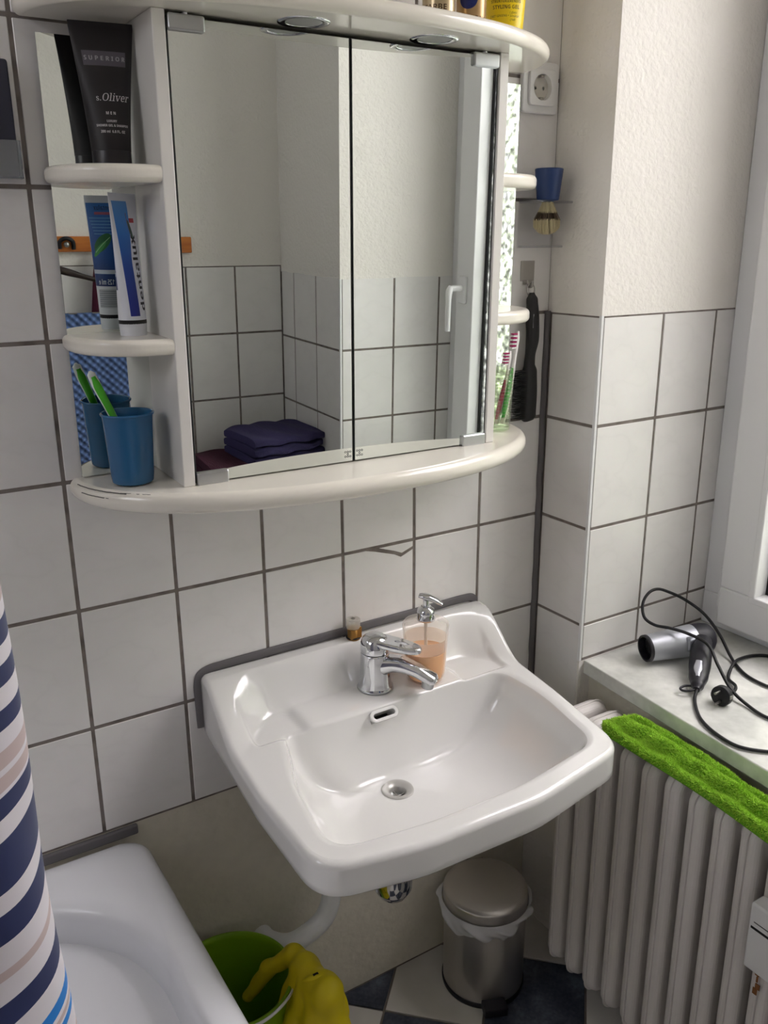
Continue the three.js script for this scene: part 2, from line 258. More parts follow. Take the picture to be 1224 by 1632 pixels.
{
  const slate = [0, 1].map(k => phy(0xffffff, .35, { map: dataTex(256, (u, v) => { const n = fbm(u * 5 + k * 3, v * 5, 5, 5), f = fbm(u * 50, v * 50, 50, 2); return mix3([.20, .22, .27], [.40, .43, .48], clamp((n - .3) * 1.7)).map(x => x + (f - .5) * .12); }) }));
  const cream = [0, 1].map(k => phy(0xffffff, .35, { map: dataTex(128, (u, v) => { const n = fbm(u * 4 + k * 2, v * 4, 4, 4); const b = .80 + (n - .5) * .08; return [b, b * .985, b * .955]; }) }));
  const clip = (P, f) => { const o = []; P.forEach((a, i) => { const b = P[(i + 1) % P.length], fa = f(a), fb = f(b); if (fa >= 0) o.push(a); if (fa * fb < 0) { const t = fa / (fa - fb); o.push([lerp(a[0], b[0], t), lerp(a[1], b[1], t)]); } }); return o; };
  const S = .2828, g = .0035;
  for (let i = -14; i < 9; i++) for (let j = -9; j < 12; j++) {
    const c0 = -.51 + i * S + g, c1 = c0 + S - 2 * g, d0 = -.35 + j * S + g, d1 = d0 + S - 2 * g;   // x - z, x + z
    for (const region of [[p => p[0] + .87, p => .028 - p[0], p => p[1] - .001, p => ZO - .001 - p[1]], [p => -.873 - p[0], p => p[0] - XW, p => p[1] - .705, p => ZO - .001 - p[1]]]) {
    let P = [[c0, d0], [c1, d0], [c1, d1], [c0, d1]].map(([c, d]) => [(c + d) / 2, (d - c) / 2]);
    for (const f of region) P = P.length ? clip(P, f) : P;
    if (P.length < 3) continue;
    const area = Math.abs(P.reduce((s, a, k) => { const b = P[(k + 1) % P.length]; return s + a[0] * b[1] - b[0] * a[1]; }, 0)) / 2; if (area < .0006) continue;
    const geo = boxUV(extr(poly(P.map(p => [p[0], -p[1]])), .006, .0006, 1).rotateX(-Math.PI / 2).translate(0, -.006, 0)); const uv = geo.attributes.uv; for (let k = 0; k < uv.count; k++) uv.setXY(k, uv.getX(k) * 4 + i * .37, uv.getY(k) * 4 + j * .21);
    part(floor, 'floor_tile', geo, ((i + j) & 1 ? slate : cream)[(i & 3) > 1 ? 1 : 0], (i + j) & 1 ? 'dark slate blue floor tile' : 'cream floor tile');
  } }
}

// garden hedge outside the window, seen through the patterned pane
{
  const t = thing('garden_hedge', 'green leafy hedge outside behind the patterned window pane', 'hedge', [1.42, -.4, 1.1]);
  const br = []; for (let k = 0; k < 14; k++) { const z = -2.0 + k * .34; br.push(tube([[0, 0, z], [rr(-.05, .05), .8, z + rr(-.1, .1)], [rr(-.08, .08), 1.6, z + rr(-.1, .1)], [rr(-.08, .08), 2.4, z + rr(-.1, .1)]], .012, 20, 6)); }
  part(t, 'stems', merge(br), mat(0x4a3d2a, .9));
  const lf = new THREE.Shape(); lf.moveTo(0, 0); lf.quadraticCurveTo(.03, .035, 0, .09); lf.quadraticCurveTo(-.03, .035, 0, 0);
  const n = 15000, im = new THREE.InstancedMesh(new THREE.ShapeGeometry(lf, 6), phy(0xffffff, .7, { side: THREE.DoubleSide, transmission: .3, thickness: 0 }), n), m4 = new THREE.Matrix4(), q = new THREE.Quaternion(), c = new THREE.Color();
  for (let i = 0; i < n; i++) { q.setFromEuler(new THREE.Euler(rr(-3, 3), rr(-3, 3), rr(-3, 3))); const z = rr(-2.1, 2.9), y = rr(.5, 2.55 + .12 * Math.sin(z * 7)); m4.compose(V(rr(-.2, .3), y, z), q, V(1, 1, 1).multiplyScalar(rr(.6, 1.2))); im.setMatrixAt(i, m4); const k = rr(.7, 1.3); c.setRGB(.30 * k, .42 * k, .14 * k); im.setColorAt(i, c); }
  im.name = 'leaves'; im.userData.kind = 'stuff'; t.add(im);
}

// ------------------------------------------------------------------ bathtub
{
  const t = thing('bathtub', 'white enamelled bathtub with its end beside the washbasin', 'bathtub', [-1.655, 0, .3525]);
  const ring = (y, x0, x1, z0, z1, r, n = 28) => { const o = []; const cs = [[x1 - r, z0 + r, -Math.PI / 2], [x1 - r, z1 - r, 0], [x0 + r, z1 - r, Math.PI / 2], [x0 + r, z0 + r, Math.PI]]; cs.forEach(([cx, cz, a]) => { for (let i = 0; i <= n; i++) { const th = a + i / n * Math.PI / 2; o.push(V(cx + r * Math.cos(th), y, cz + r * Math.sin(th))); } }); return o; };
  const A = .80, B = .349;   // half length, half width
  const R = [];
  const out = (y, d, r) => R.push(ring(y, -A + d, A - d, -B + d, B - d, r));
  out(.50, 0.002, .035); out(.536, 0.0, .035); for (let i = 1; i <= 6; i++) { const a = i / 6 * Math.PI / 2; out(.536 + .024 * Math.sin(a), .024 * (1 - Math.cos(a)), .04); }
  const inner = (y, dx, dz, r) => R.push(ring(y, -A + dx, A - dx, -B + dz, B - dz, r));
  inner(.5605, .034, .034, .06); inner(.5598, .042, .050, .15); inner(.5575, .048, .060, .20); inner(.551, .0535, .068, .22); inner(.538, .0575, .073, .225); inner(.505, .062, .077, .225); inner(.44, .069, .083, .22); inner(.32, .085, .092, .21); inner(.22, .105, .102, .20); inner(.165, .13, .115, .18); inner(.14, .17, .145, .15); inner(.135, .25, .19, .12); inner(.134, .5, .28, .04);
  part(t, 'basin', fixWinding(loft(R, { caps: true })), M.enamel);
  part(t, 'apron', merge([box(A - .032, A - .014, 0, .52, -B + .01, B - .014), box(-A, A - .014, 0, .52, B - .032, B - .014)]), M.plasterOld, 'side panel below the rim');
  part(t, 'drain', lathe([[0, .004], [.024, .004], [.027, 0], [.027, -.004]], 32).translate(-.3, .136, 0), M.chrome);
}

// ------------------------------------------------------------------ mirror cabinet
const CX = -.508, CY0 = 1.172, CY = .002, CT = .593;
const cab = thing('mirror_cabinet', 'white wall mirror cabinet with two mirrored doors and open rounded side shelves', 'cabinet', [CX, 1.17, .005]);
{
  const board = (a, b, y0, th, n = 2.2) => {   // half superellipse board with a round nose
    const rings = []; const K = 16, N = 96;
    const outl = d => { const o = []; for (let i = 0; i <= N; i++) { const th_ = Math.PI * i / N, c = Math.cos(th_), s = Math.sin(th_); o.push([(a - d) * Math.sign(c) * Math.abs(c) ** (2 / n), (b - d) * Math.abs(s) ** (2 / n)]); } return o; };
    const ringAt = (y, d) => { const o = outl(d).map(([x, z]) => V(x, y, z)); o.push(V(-(a - d), y, -.0)); o.push(V(0, y, 0)); return o; };
    const r = th / 2;
    rings.push(ringAt(y0, Math.min(.08, b * .5))); for (let k = 0; k <= K; k++) { const al = -Math.PI / 2 + Math.PI * k / K; rings.push(ringAt(y0 + r + r * Math.sin(al), r * .85 * (1 - Math.cos(al)))); } rings.push(ringAt(y0 + th, Math.min(.08, b * .5)));
    return fixWinding(loft(rings));
  };
  part(cab, 'bottom_board', board(.399, .222, CY - .03, .03), M.lacquer);
  part(cab, 'top_board', board(.404, .226, CT, .023), M.lacquer);
  for (const s of [-1, 1]) part(cab, 'side_panel', rbox(s > 0 ? .2515 : -.272, s > 0 ? .268 : -.2555, CY, CT, .002, .1315, .0015), M.white);
  part(cab, 'back_board', box(-.256, .252, CY, CT, .001, .008), M.white);
  for (const [a0, a1, d] of [[2.62, 3.02, .0012], [2.35, 2.66, .003], [2.72, 2.95, -.002]]) { const pts = []; for (let i = 0; i <= 24; i++) { const th = lerp(a0, a1, i / 24), c = Math.cos(th), q = Math.sin(th), n = 2.2; pts.push([(.404 - .007 - d) * Math.sign(c) * Math.abs(c) ** (2 / n) + rr(-.0006, .0006), CY - .0022 + (d < 0 ? -.008 : 0), (.222 - .007 - d) * Math.abs(q) ** (2 / n) + rr(-.0006, .0006)]); } part(cab, 'paint_crack', tube(pts, .0007, 60, 5), mat(0x5d5a55, .9), 'hairline crack in the old lacquer'); }
  // quarter shelves
  const shelf = (y, s, w, d) => {
    const sh = new THREE.Shape(); sh.moveTo(0, 0); const N = 32; for (let i = 0; i <= N; i++) { const th = Math.PI / 2 * i / N, n = 2.6; sh.lineTo(s * w * Math.cos(th) ** (2 / n), d * Math.max(0, Math.sin(th)) ** (2 / n)); } sh.closePath();
    const g = new THREE.ExtrudeGeometry(sh, { depth: .006, bevelEnabled: true, bevelThickness: .008, bevelSize: .008, bevelOffset: -.008, bevelSegments: 6 }); g.rotateX(Math.PI / 2);
    const h = g; h.translate(s > 0 ? .266 : -.270, y + .014, .006); return h;
  };
  for (const y of [.398, .184]) { part(cab, 'shelf', shelf(y, -1, .118, .125), M.lacquer); part(cab, 'shelf', shelf(y + .009, 1, .128, .115), M.lacquer); }
  // side mirrors and doors hang with a slight lean
  const PITCH = -.0158, YAW = -.0202;
  const tilt = (o, x, y, z) => { o.position.set(x, y, z); return o; };
  cab.rotation.set(-PITCH, YAW, 0, 'YXZ');
  const paneOf = (w, h, d, r = .0012) => new RoundedBoxGeometry(w, h, d, 1, r);
  const sideMirror = (x, w, y0, y1) => { const m = tilt(part(cab, 'side_mirror', new THREE.BoxGeometry(w, y1 - y0, .003), M.mirror, 'narrow mirror behind the side shelves'), x, (y0 + y1) / 2, .0085); return m; };
  sideMirror(-.3265, .110, CY + .002, CT - .018); sideMirror(.330, .122, CY + .002, CT - .018);
  const doorH = .582, doorY = .2955;
  for (const [x, w] of [[-.1275, .2515], [.1255, .2495]]) {
    const d = tilt(part(cab, 'mirror_door', new THREE.BoxGeometry(w, doorH, .004), M.mirror, 'frameless mirror door'), x, doorY, .1255);
    part(d, 'door_edge', merge([box(-w / 2 - .0003, -w / 2 + .0012, -doorH / 2, doorH / 2, -.003, .0021), box(w / 2 - .0012, w / 2 + .0003, -doorH / 2, doorH / 2, -.003, .0021)]), M.mirrorEdge, 'dark polished glass edge');
    const s = Math.sign(x), hx = s * (w / 2 - .024);
    for (const yy of [-1, 1]) part(d, 'hinge_clip', merge([rbox(hx - .0235, hx + .0235, yy * (doorH / 2 - .006) - .0095, yy * (doorH / 2 - .006) + .0095, -.006, .008, .003), cyl([hx, yy * (doorH / 2), .0], [hx, yy * (doorH / 2 + .006), 0], .004)]), M.satin, 'grey metal hinge clip');
    const dots = []; for (let i = 0; i < 3; i++) for (let j = 0; j < 3; j++) if ((i + j) % 2 === 0 || i === 1) dots.push(new THREE.TorusGeometry(.0014, .0004, 5, 10).translate(-s * (w / 2 - .009) + (i - 1) * .0042, -doorH / 2 + .011 + (j - 1) * .0036, .0022));
    part(d, 'printed_dots', merge(dots), mat(0x55585a, .6), 'small etched dots on the mirror');
  }
  // unlit downlights
  for (const x of [-.0826, .117]) {
    const z = .154, l = part(cab, 'downlight', lathe([[.0235, .0005], [.0245, -.0012], [.030, -.0018], [.0335, -.0010], [.034, .001]], 48).translate(x, CT, z), M.chrome, 'chrome ring of a recessed downlight');
    part(l, 'lens', lathe([[0, -.0008], [.012, -.0007], [.0240, -.0003]], 40).translate(x, CT, z), phy(0xb9bab6, .35, { transmission: .3, thickness: 0 }), 'unlit frosted lens');
  }
}

// ------------------------------------------------------------------ washbasin
const SKX = z => -.06 * z;
{
  const t = thing('washbasin', 'white ceramic washbasin with upstand fixed to the tiled wall', 'washbasin', [0, 0, 0]);
  const C = [-.462, .262];
  // outlines by casting rays from C: outer is a rounded quad with bowed front, inner a rounded quad
  const roundPoly = (pts, n = 14) => { const o = []; pts.forEach(([x, z, r], i) => { const p = pts[(i + pts.length - 1) % pts.length], q = pts[(i + 1) % pts.length]; const a = V(p[0] - x, 0, p[1] - z).normalize(), b = V(q[0] - x, 0, q[1] - z).normalize(); const ang = a.angleTo(b), d = r / Math.tan(ang / 2); const s = [x + a.x * d, z + a.z * d], e = [x + b.x * d, z + b.z * d]; for (let k = 0; k <= n; k++) { const u = k / n; o.push([(1 - u) * (1 - u) * s[0] + 2 * u * (1 - u) * x + u * u * e[0], (1 - u) * (1 - u) * s[1] + 2 * u * (1 - u) * z + u * u * e[1]]); } }); return o; };
  const outer = roundPoly([[-.737, .0, .012], [-.752, .25, .3], [-.748, .432, .062], [-.600, .462, .3], [-.400, .468, .3], [-.197, .435, .062], [-.172, .25, .3], [-.150, .0, .012]]);
  const inner = roundPoly([[-.648, .128, .03], [-.690, .25, .3], [-.716, .405, .05], [-.560, .425, .4], [-.400, .428, .4], [-.229, .402, .05], [-.204, .25, .3], [-.215, .150, .035], [-.300, .143, .3], [-.590, .142, .3]]);
  const cast = (P, th) => { const dx = Math.cos(th), dz = Math.sin(th); let best = 0; for (let i = 0; i < P.length; i++) { const a = P[i], b = P[(i + 1) % P.length]; const ex = b[0] - a[0], ez = b[1] - a[1], den = dx * ez - dz * ex; if (Math.abs(den) < 1e-12) continue; const ax = a[0] - C[0], az = a[1] - C[1], tt = (ax * ez - az * ex) / den, s = (ax * dz - az * dx) / den; if (tt > 0 && s >= -1e-6 && s <= 1 + 1e-6) best = Math.max(best, tt); } return [C[0] + dx * best, C[1] + dz * best]; };
  const rimY = z => .7475 - .052 * z;
  const H = (x, z) => {
    const side = Math.max(sstep(.10, .0, x + .737), sstep(.10, .0, -.150 - x));
    const w0 = lerp(.030, .036, side), w = lerp(.042, .120, side); const s = clamp((z - w0) / w); const up = .066 * (1 - s) ** 2 * (1 + 2 * s * .6);
    const dish = (a, b) => sstep(a, a + .012, x) * sstep(b, b - .012, x);
    const rec = (dish(-.705, -.604) + dish(-.300, -.190)) * sstep(.055, .085, z) * sstep(.150, .134, z) * .0075;
    return rimY(z) + up - rec;
  };
  const N = 320, rings = [], D = [-.478, .205], ZD = .612;
  const io = [], oo = []; for (let i = 0; i < N; i++) { const th = i / N * 2 * Math.PI; io.push(cast(inner, th)); oo.push(cast(outer, th)); }
  const mk = f => { const r = []; for (let i = 0; i < N; i++) r.push(f(i)); rings.push(r); };
  const edgeR = .011;
  // underside from the trap up to the skirt
  const skirt = z => .708 - .085 * z;
  for (const [k, y] of [[.16, .555], [.34, .56], [.55, .578], [.72, .615], [.84, .655], [.93, .0]]) mk(i => { const [x, z] = oo[i]; const X = lerp(D[0], x, k), Z = lerp(D[1] - .03, z, k); const yy = y || skirt(z) + .004; return V(X, Math.min(yy, skirt(Z) + .004), Math.max(.0, Z)); });
  mk(i => V(oo[i][0] * .985 + C[0] * .015, skirt(oo[i][1]), Math.max(0, oo[i][1] * .985 + C[1] * .015)));
  for (const e of [.0, .25, .55, .85]) mk(i => { const [x, z] = oo[i]; const yt = H(x, z) - edgeR; return V(x, lerp(skirt(z) + .004, yt, e), z); });
  for (let k = 0; k <= 6; k++) { const a = k / 6 * Math.PI / 2; mk(i => { const [x, z] = oo[i], [u, v] = io[i]; const L = Math.hypot(u - x, v - z), f = edgeR * (1 - Math.cos(a)) / L; const X = lerp(x, u, f), Z = lerp(z, v, f); return V(X, H(X, Z) - edgeR * (1 - Math.sin(a)), Z); }); }
  const RS = 56; for (let k = 1; k <= RS; k++) mk(i => { const [x, z] = oo[i], [u, v] = io[i]; const L = Math.hypot(u - x, v - z), f0 = edgeR / L; const f = lerp(f0, 1, k / RS); const X = lerp(x, u, f), Z = lerp(z, v, f); const near = (1 - f) * L, e = near < .012 ? .0035 * (1 - near / .012) ** 2 : 0; return V(X, H(X, Z) - e, Z); });
  const BS = 64; for (let k = 1; k <= BS; k++) mk(i => {
    const b = k / BS, [u, v] = io[i], th = Math.atan2(v - D[1], u - D[0]), d = [D[0] + .024 * Math.cos(th), D[1] + .024 * Math.sin(th)];
    const e = b ** 1.25; const X = lerp(u, d[0], e), Z = lerp(v, d[1], e); const y0 = H(u, v) - .0035; const back = sstep(.22, .14, v); const pw = lerp(3.3, 3.6, back);
    const f = 1 - (1 - b) ** pw; return V(X, lerp(y0, ZD, f * lerp(.28, 1, sstep(0, .10, b))), Z);
  });
  const ovP = V(-.470, .7295, .1535), ovR = new THREE.Euler(-.75, 0, 0), inv = new THREE.Matrix4().compose(ovP, new THREE.Quaternion().setFromEuler(ovR), V(1, 1, 1)).invert();
  const shell = flat(fixWinding(loft(rings, { caps: false }))), keep = [];   // cut the overflow slot
  { const p = shell.attributes.position, c = V(), a = V(); for (let i = 0; i < p.count; i += 3) { c.set(0, 0, 0); for (let k = 0; k < 3; k++) c.add(a.fromBufferAttribute(p, i + k)); c.multiplyScalar(1 / 3).applyMatrix4(inv); if (!(Math.abs(c.x) < .0232 && Math.abs(c.y) < .0062 && Math.abs(c.z) < .02)) keep.push(i, i + 1, i + 2); } shell.setIndex(keep); }
  part(t, 'basin', shell, M.ceramic);
  // drain
  const dr = part(t, 'drain', lathe([[.0135, -.075], [.0135, -.004], [.0155, -.001], [.020, .0015], [.0262, .0035], [.0275, .0015], [.0275, -.006]], 48).translate(D[0], ZD - .0005, D[1]), mat(0xc4c2be, .35, { metalness: .35 }), 'pale metal drain fitting');
  part(dr, 'drain_crossbar', merge([cyl([D[0] - .0135, ZD - .012, D[1]], [D[0] + .0135, ZD - .012, D[1]], .0012, .0012, 8), cyl([D[0], ZD - .012, D[1] - .0135], [D[0], ZD - .012, D[1] + .0135], .0012, .0012, 8)]), M.steel);
  // overflow slot on the back slope of the bowl
  { const sh = rrect(.055, .021, .0104); sh.holes.push(rrect(.042, .0095, .0047)); const o = part(t, 'overflow_rim', extr(sh, .005, .0018, 3).translate(0, 0, -.0064), M.ceramic, 'rim of the overflow slot'); o.position.copy(ovP); o.rotation.copy(ovR);
    const ch = rrect(.044, .0115, .0057); ch.holes.push(rrect(.042, .0095, .0047)); const c = part(t, 'overflow_channel', extr(ch, .03, 0).translate(0, 0, -.032), M.ceramic); c.position.copy(ovP); c.rotation.copy(ovR); }
  // grey sealant line where the ceramic meets the tiles
  const sl = []; const P = [[-.7385, .712], [-.7395, .76], [-.7395, .792], [-.7355, .807], [-.722, .8135], [-.69, .8155], [-.55, .8165], [-.40, .8175], [-.28, .818], [-.19, .8195], [-.170, .817], [-.160, .807]];
  part(t, 'sealant', sweep(P.map(([x, y]) => [x, y + .003, .0015]), P.map(() => .0085), P.map(() => .0030), [0, 0, 1], 10, 110), M.sealant, 'grey sealant around the upstand');
}

// single lever tap
{
  const t = thing('basin_tap', 'chrome single lever mixer tap with loop handle on the washbasin', 'tap', [-.447, .7425, .085], .72); t.scale.setScalar(1.1);
  part(t, 'body', lathe([[0, 0], [.0285, 0], [.0285, .004], [.0262, .006], [.0252, .02], [.0235, .045], [.0228, .060], [.0215, .064], [0, .064]], 56), M.chrome);
  part(t, 'base_ring', lathe([[.0262, 0], [.0292, 0], [.0292, .0032], [.0262, .0045]], 48), M.satin);
  const sp = part(t, 'spout', sweep([[0, .040, .008], [0, .046, .035], [0, .040, .068], [0, .027, .094], [0, .023, .100]], [.019, .0165, .0155, .0145, .009], [.017, .0125, .0105, .0095, .006], [0, 1, 0], 28, 30, 2.4), M.chrome);
  part(sp, 'aerator', cyl([0, .024, .088], [0, .012, .086], .0105, .0098, 28), M.satin);
  // lever: domed cap and an open loop
  part(t, 'lever_cap', lathe([[.0224, .064], [.0232, .068], [.0228, .078], [.0195, .087], [.012, .0925], [0, .094]], 48), M.chrome);
  const s = new THREE.Shape(); const L = [[-.0185, -.006], [-.019, .02], [-.0175, .045], [-.0125, .064], [-.006, .072], [0, .074], [.006, .072], [.0125, .064], [.0175, .045], [.019, .02], [.0185, -.006]]; s.moveTo(...L[0]); s.splineThru(L.slice(1).map(p => new THREE.Vector2(...p))); s.closePath();
  const hole = new THREE.Path(); hole.absellipse(0, .041, .0085, .0165, 0, 2 * Math.PI, true); s.holes.push(hole);
  const lv = part(t, 'lever', extr(s, .011, .0042, 5, 28).rotateX(Math.PI / 2), M.chrome); lv.position.set(0, .0885, .004); lv.rotation.x = .14;
}
// brass cartridge with a clear cap on the upstand
{
  const t = thing('tap_cartridge', 'small brass tap cartridge with clear plastic top on the washbasin upstand', 'cartridge', [-.452, .8115, .020]);
  part(t, 'brass_body', merge([lathe([[0, 0], [.0125, 0], [.0125, .003], [.0108, .004], [.0108, .022], [0, .022]], 32), box(-.0112, -.003, .004, .021, .002, .0112), box(.002, .011, .004, .024, -.002, .011)]), mat(0xc79a58, .35, { metalness: 1 }), 'brass sleeve');
  part(t, 'seal_ring', new THREE.TorusGeometry(.0122, .0015, 10, 36).rotateX(Math.PI / 2).translate(0, .0035, 0), M.rubber);
  part(t, 'clear_top', lathe([[.0, .021], [.0122, .021], [.0126, .023], [.0126, .0375], [.0115, .039], [.0, .039]], 36), phy(0xf0efea, .25, { transmission: .7, thickness: 0, ior: 1.45 }), 'clear plastic cap');
  part(t, 'screw', merge([cyl([0, .039, 0], [0, .0415, 0], .0038), cyl([0, .0415, 0], [0, .0425, 0], .0022)]), M.steel);
}
// soap dispenser
{
  const t = thing('soap_dispenser', 'clear soap dispenser with orange liquid soap and chrome pump on the washbasin', 'soap dispenser', [-.355, .7425, .108]); t.scale.set(1.06, 1.14, 1.06);
  const glass = phy(0xfdfbf9, .4, { transmission: 1, thickness: 0, ior: 1.46 });
  part(t, 'bottle', lathe([[0, .001], [.026, .001], [.0305, .004], [.033, .012], [.0345, .03], [.037, .062], [.039, .088], [.0392, .094], [.037, .097], [.033, .0985], [.022, .1005], [.014, .1025], [.014, .106]], 64), glass, 'clear acrylic bottle');
  part(t, 'liquid_soap', lathe([[0, .004], [.024, .004], [.029, .007], [.0312, .014], [.0325, .03], [.0337, .050], [.0335, .0515], [0, .0515]], 56), phy(0xffca98, .6, { transmission: .12, thickness: 0, ior: 1.4 }), 'orange liquid soap');
  part(t, 'soap_film', lathe([[.0339, .052], [.0350, .064], [.0358, .074]], 56), phy(0xfff1e4, .8, { transmission: .85, thickness: 0, ior: 1.3 }), 'pale soap film on the inside');
  part(t, 'pump_collar', lathe([[0, .101], [.0148, .101], [.0152, .104], [.0135, .111], [.0150, .113], [.0138, .119], [.0085, .1225], [.0085, .124], [0, .124]], 40), M.chrome, 'chrome collar');
  part(t, 'dip_tube', cyl([.001, .010, 0], [0, .102, 0], .0028), phy(0xf3ece4, .4, { transmission: .5, thickness: 0 }));
  const h = part(t, 'pump_head', merge([cyl([0, .123, 0], [0, .134, 0], .0048), sweep([[-.008, .1405, -.008], [0, .1395, 0], [.012, .134, .010], [.021, .1275, .017]], [.0075, .0088, .0072, .0045], [.0032, .0052, .0042, .0026], [0, 1, 0], 20, 24)]), M.chrome, 'chrome pump nozzle');
}
// bottle trap and white waste pipe under the basin
{
  const t = thing('bottle_trap', 'chrome bottle trap under the washbasin', 'trap', [-.487, 0, .203]);
  part(t, 'cup', lathe([[0, .396], [.012, .398], [.026, .406], [.0335, .420], [.0345, .44], [.0345, .50], [.031, .505], [.018, .507], [.016, .51]], 48), M.chrome);
  part(t, 'tailpiece', cyl([0, .50, 0], [0, .60, 0], .016), M.chrome);
  part(t, 'outlet_pipe', tube([[0, .485, -.03], [0, .485, -.1], [0, .485, -.204]], .0155, 20, 20), M.chrome);
  part(t, 'locknut', lathe([[.016, .51], [.024, .51], [.024, .53], [.016, .53]], 24), M.chrome);
  const p = thing('waste_pipe', 'white plastic waste pipe bending low along the plaster under the washbasin', 'pipe', [.020, 0, 0]);
  part(p, 'pipe', tube([[-.552, .58, .052], [-.548, .46, .052], [-.546, .38, .052], [-.549, .315, .054], [-.566, .272, .056], [-.60, .252, .056], [-.64, .242, .050], [-.668, .240, .02], [-.672, .24, -.004]], .0185, 90, 22), M.pvc);
  for (const [y, k] of [[.395, 1], [.372, 1], [.350, 1]]) part(p, 'pipe_rib', new THREE.TorusGeometry(.0188, .0028, 10, 32).rotateX(Math.PI / 2).translate(-.547, y, .052), M.pvc);
}

// ------------------------------------------------------------------ things on the cabinet
function tubeBody(wTop, rBot, h, crimp, capH, N = 48, depth = 1) {   // squeeze tube: round at y = capH, flat at the top
  const rings = []; for (let j = 0; j <= 30; j++) { const t = j / 30, y = lerp(capH, h - crimp, t), e = t ** 1.25; const a = lerp(rBot, wTop / 2, e), b = lerp(rBot * depth, .0016, e ** 1.05), r = []; for (let i = 0; i < N; i++) { const th = i / N * 2 * Math.PI; r.push(V(a * Math.sin(th), y, b * Math.cos(th))); } rings.push(r); }
  for (const y of [h - crimp * .9, h]) { const r = []; for (let i = 0; i < N; i++) { const th = i / N * 2 * Math.PI; r.push(V(wTop / 2 * Math.sin(th), y, .0012 * Math.cos(th))); } rings.push(r); }
  return fixWinding(loft(rings, { uvm: (u, v, p) => [(u + .5) % 1 === 0 && u > .4 && u < .6 ? .0 : (u + .5 > 1.0000001 ? u - .5 : u + .5), (p.y - capH) / (h - capH)] }));
}
// seam-safe uv: u = 0.5 at the front (+z)
function tubeUV(g, capH, h) { const p = g.attributes.position, uv = g.attributes.uv; for (let i = 0; i < p.count; i += 3) { const us = [0, 1, 2].map(k => { const x = p.getX(i + k), z = p.getZ(i + k); return Math.atan2(x, z * 14) / (2 * Math.PI) + .5; }); const mx = Math.max(...us), mn = Math.min(...us); for (let k = 0; k < 3; k++) { let u = us[k]; if (mx - mn > .5 && u < .5) u += 1; uv.setXY(i + k, u, (p.getY(i + k) - capH) / (h - capH)); } } return g; }
function wrapUV(g, wf, capH, h) {   // front half of the map on the front face by width, back half on the back
  g = flat(g); const p = g.attributes.position, uv = g.attributes.uv;
  for (let i = 0; i < p.count; i += 3) { let zc = (p.getZ(i) + p.getZ(i + 1) + p.getZ(i + 2)); const front = zc >= 0; for (let k = 0; k < 3; k++) { const y = p.getY(i + k), hw = wf((y - capH) / (h - capH)), s = clamp(p.getX(i + k) / hw / 2 + .5); const q = Math.asin(clamp(s * 2 - 1, -1, 1)) / Math.PI + .5, m = lerp(q, s, .5); uv.setXY(i + k, front ? m * .5 : .5 + (1 - m) * .5, (y - capH) / (h - capH)); } }
  return g;
}
{
  const lab = canvasTex(1024, 1024, (x, w, h) => {
    x.fillStyle = '#151012'; x.fillRect(0, 0, w, h); const c = 256; x.textAlign = 'center';
    x.fillStyle = '#57525a'; x.fillRect(90, 230, 335, 118); x.fillStyle = '#a9a5aa'; x.font = '600 48px sans-serif'; x.fillText('S U P E R I O R', c + 4, 305);
    x.fillStyle = '#d6d2d4'; x.font = '64px serif'; x.textAlign = 'right'; x.fillText('s.', 196, 628); x.textAlign = 'left'; x.font = 'italic 84px serif'; x.fillText('Oliver', 196, 628); x.textAlign = 'center';
    x.font = '700 34px sans-serif'; x.fillText('M E N', c + 10, 738); x.font = '600 26px sans-serif'; x.fillText('LUXURY', c + 12, 800); x.fillText('SHOWER GEL & SHAMPOO', c + 20, 836); x.font = '600 30px sans-serif'; x.fillText('200 ml  6.8 FL. OZ', c + 18, 886);
    x.fillStyle = '#8b868a'; x.font = '20px sans-serif'; for (let i = 0; i < 12; i++) x.fillText('— —— ——— — ——', 768, 420 + i * 26);
  });
  const t = thing('shower_gel_tube', 'dark brown shower gel tube standing on the upper open shelf', 'shower gel', [-.8215, 1.5825, .062], -.17);
  const W = k => lerp(.0245, .0385, k ** 1.25);
  part(t, 'tube', wrapUV(tubeBody(.077, .0245, .172, .006, .024), W, .024, .172), mat(0xffffff, .55, { map: lab }));
  part(t, 'cap', lathe([[0, 0], [.0235, 0], [.0243, .002], [.0243, .0235], [.022, .0245], [0, .0245]], 40), mat(0x1a1518, .35));
}
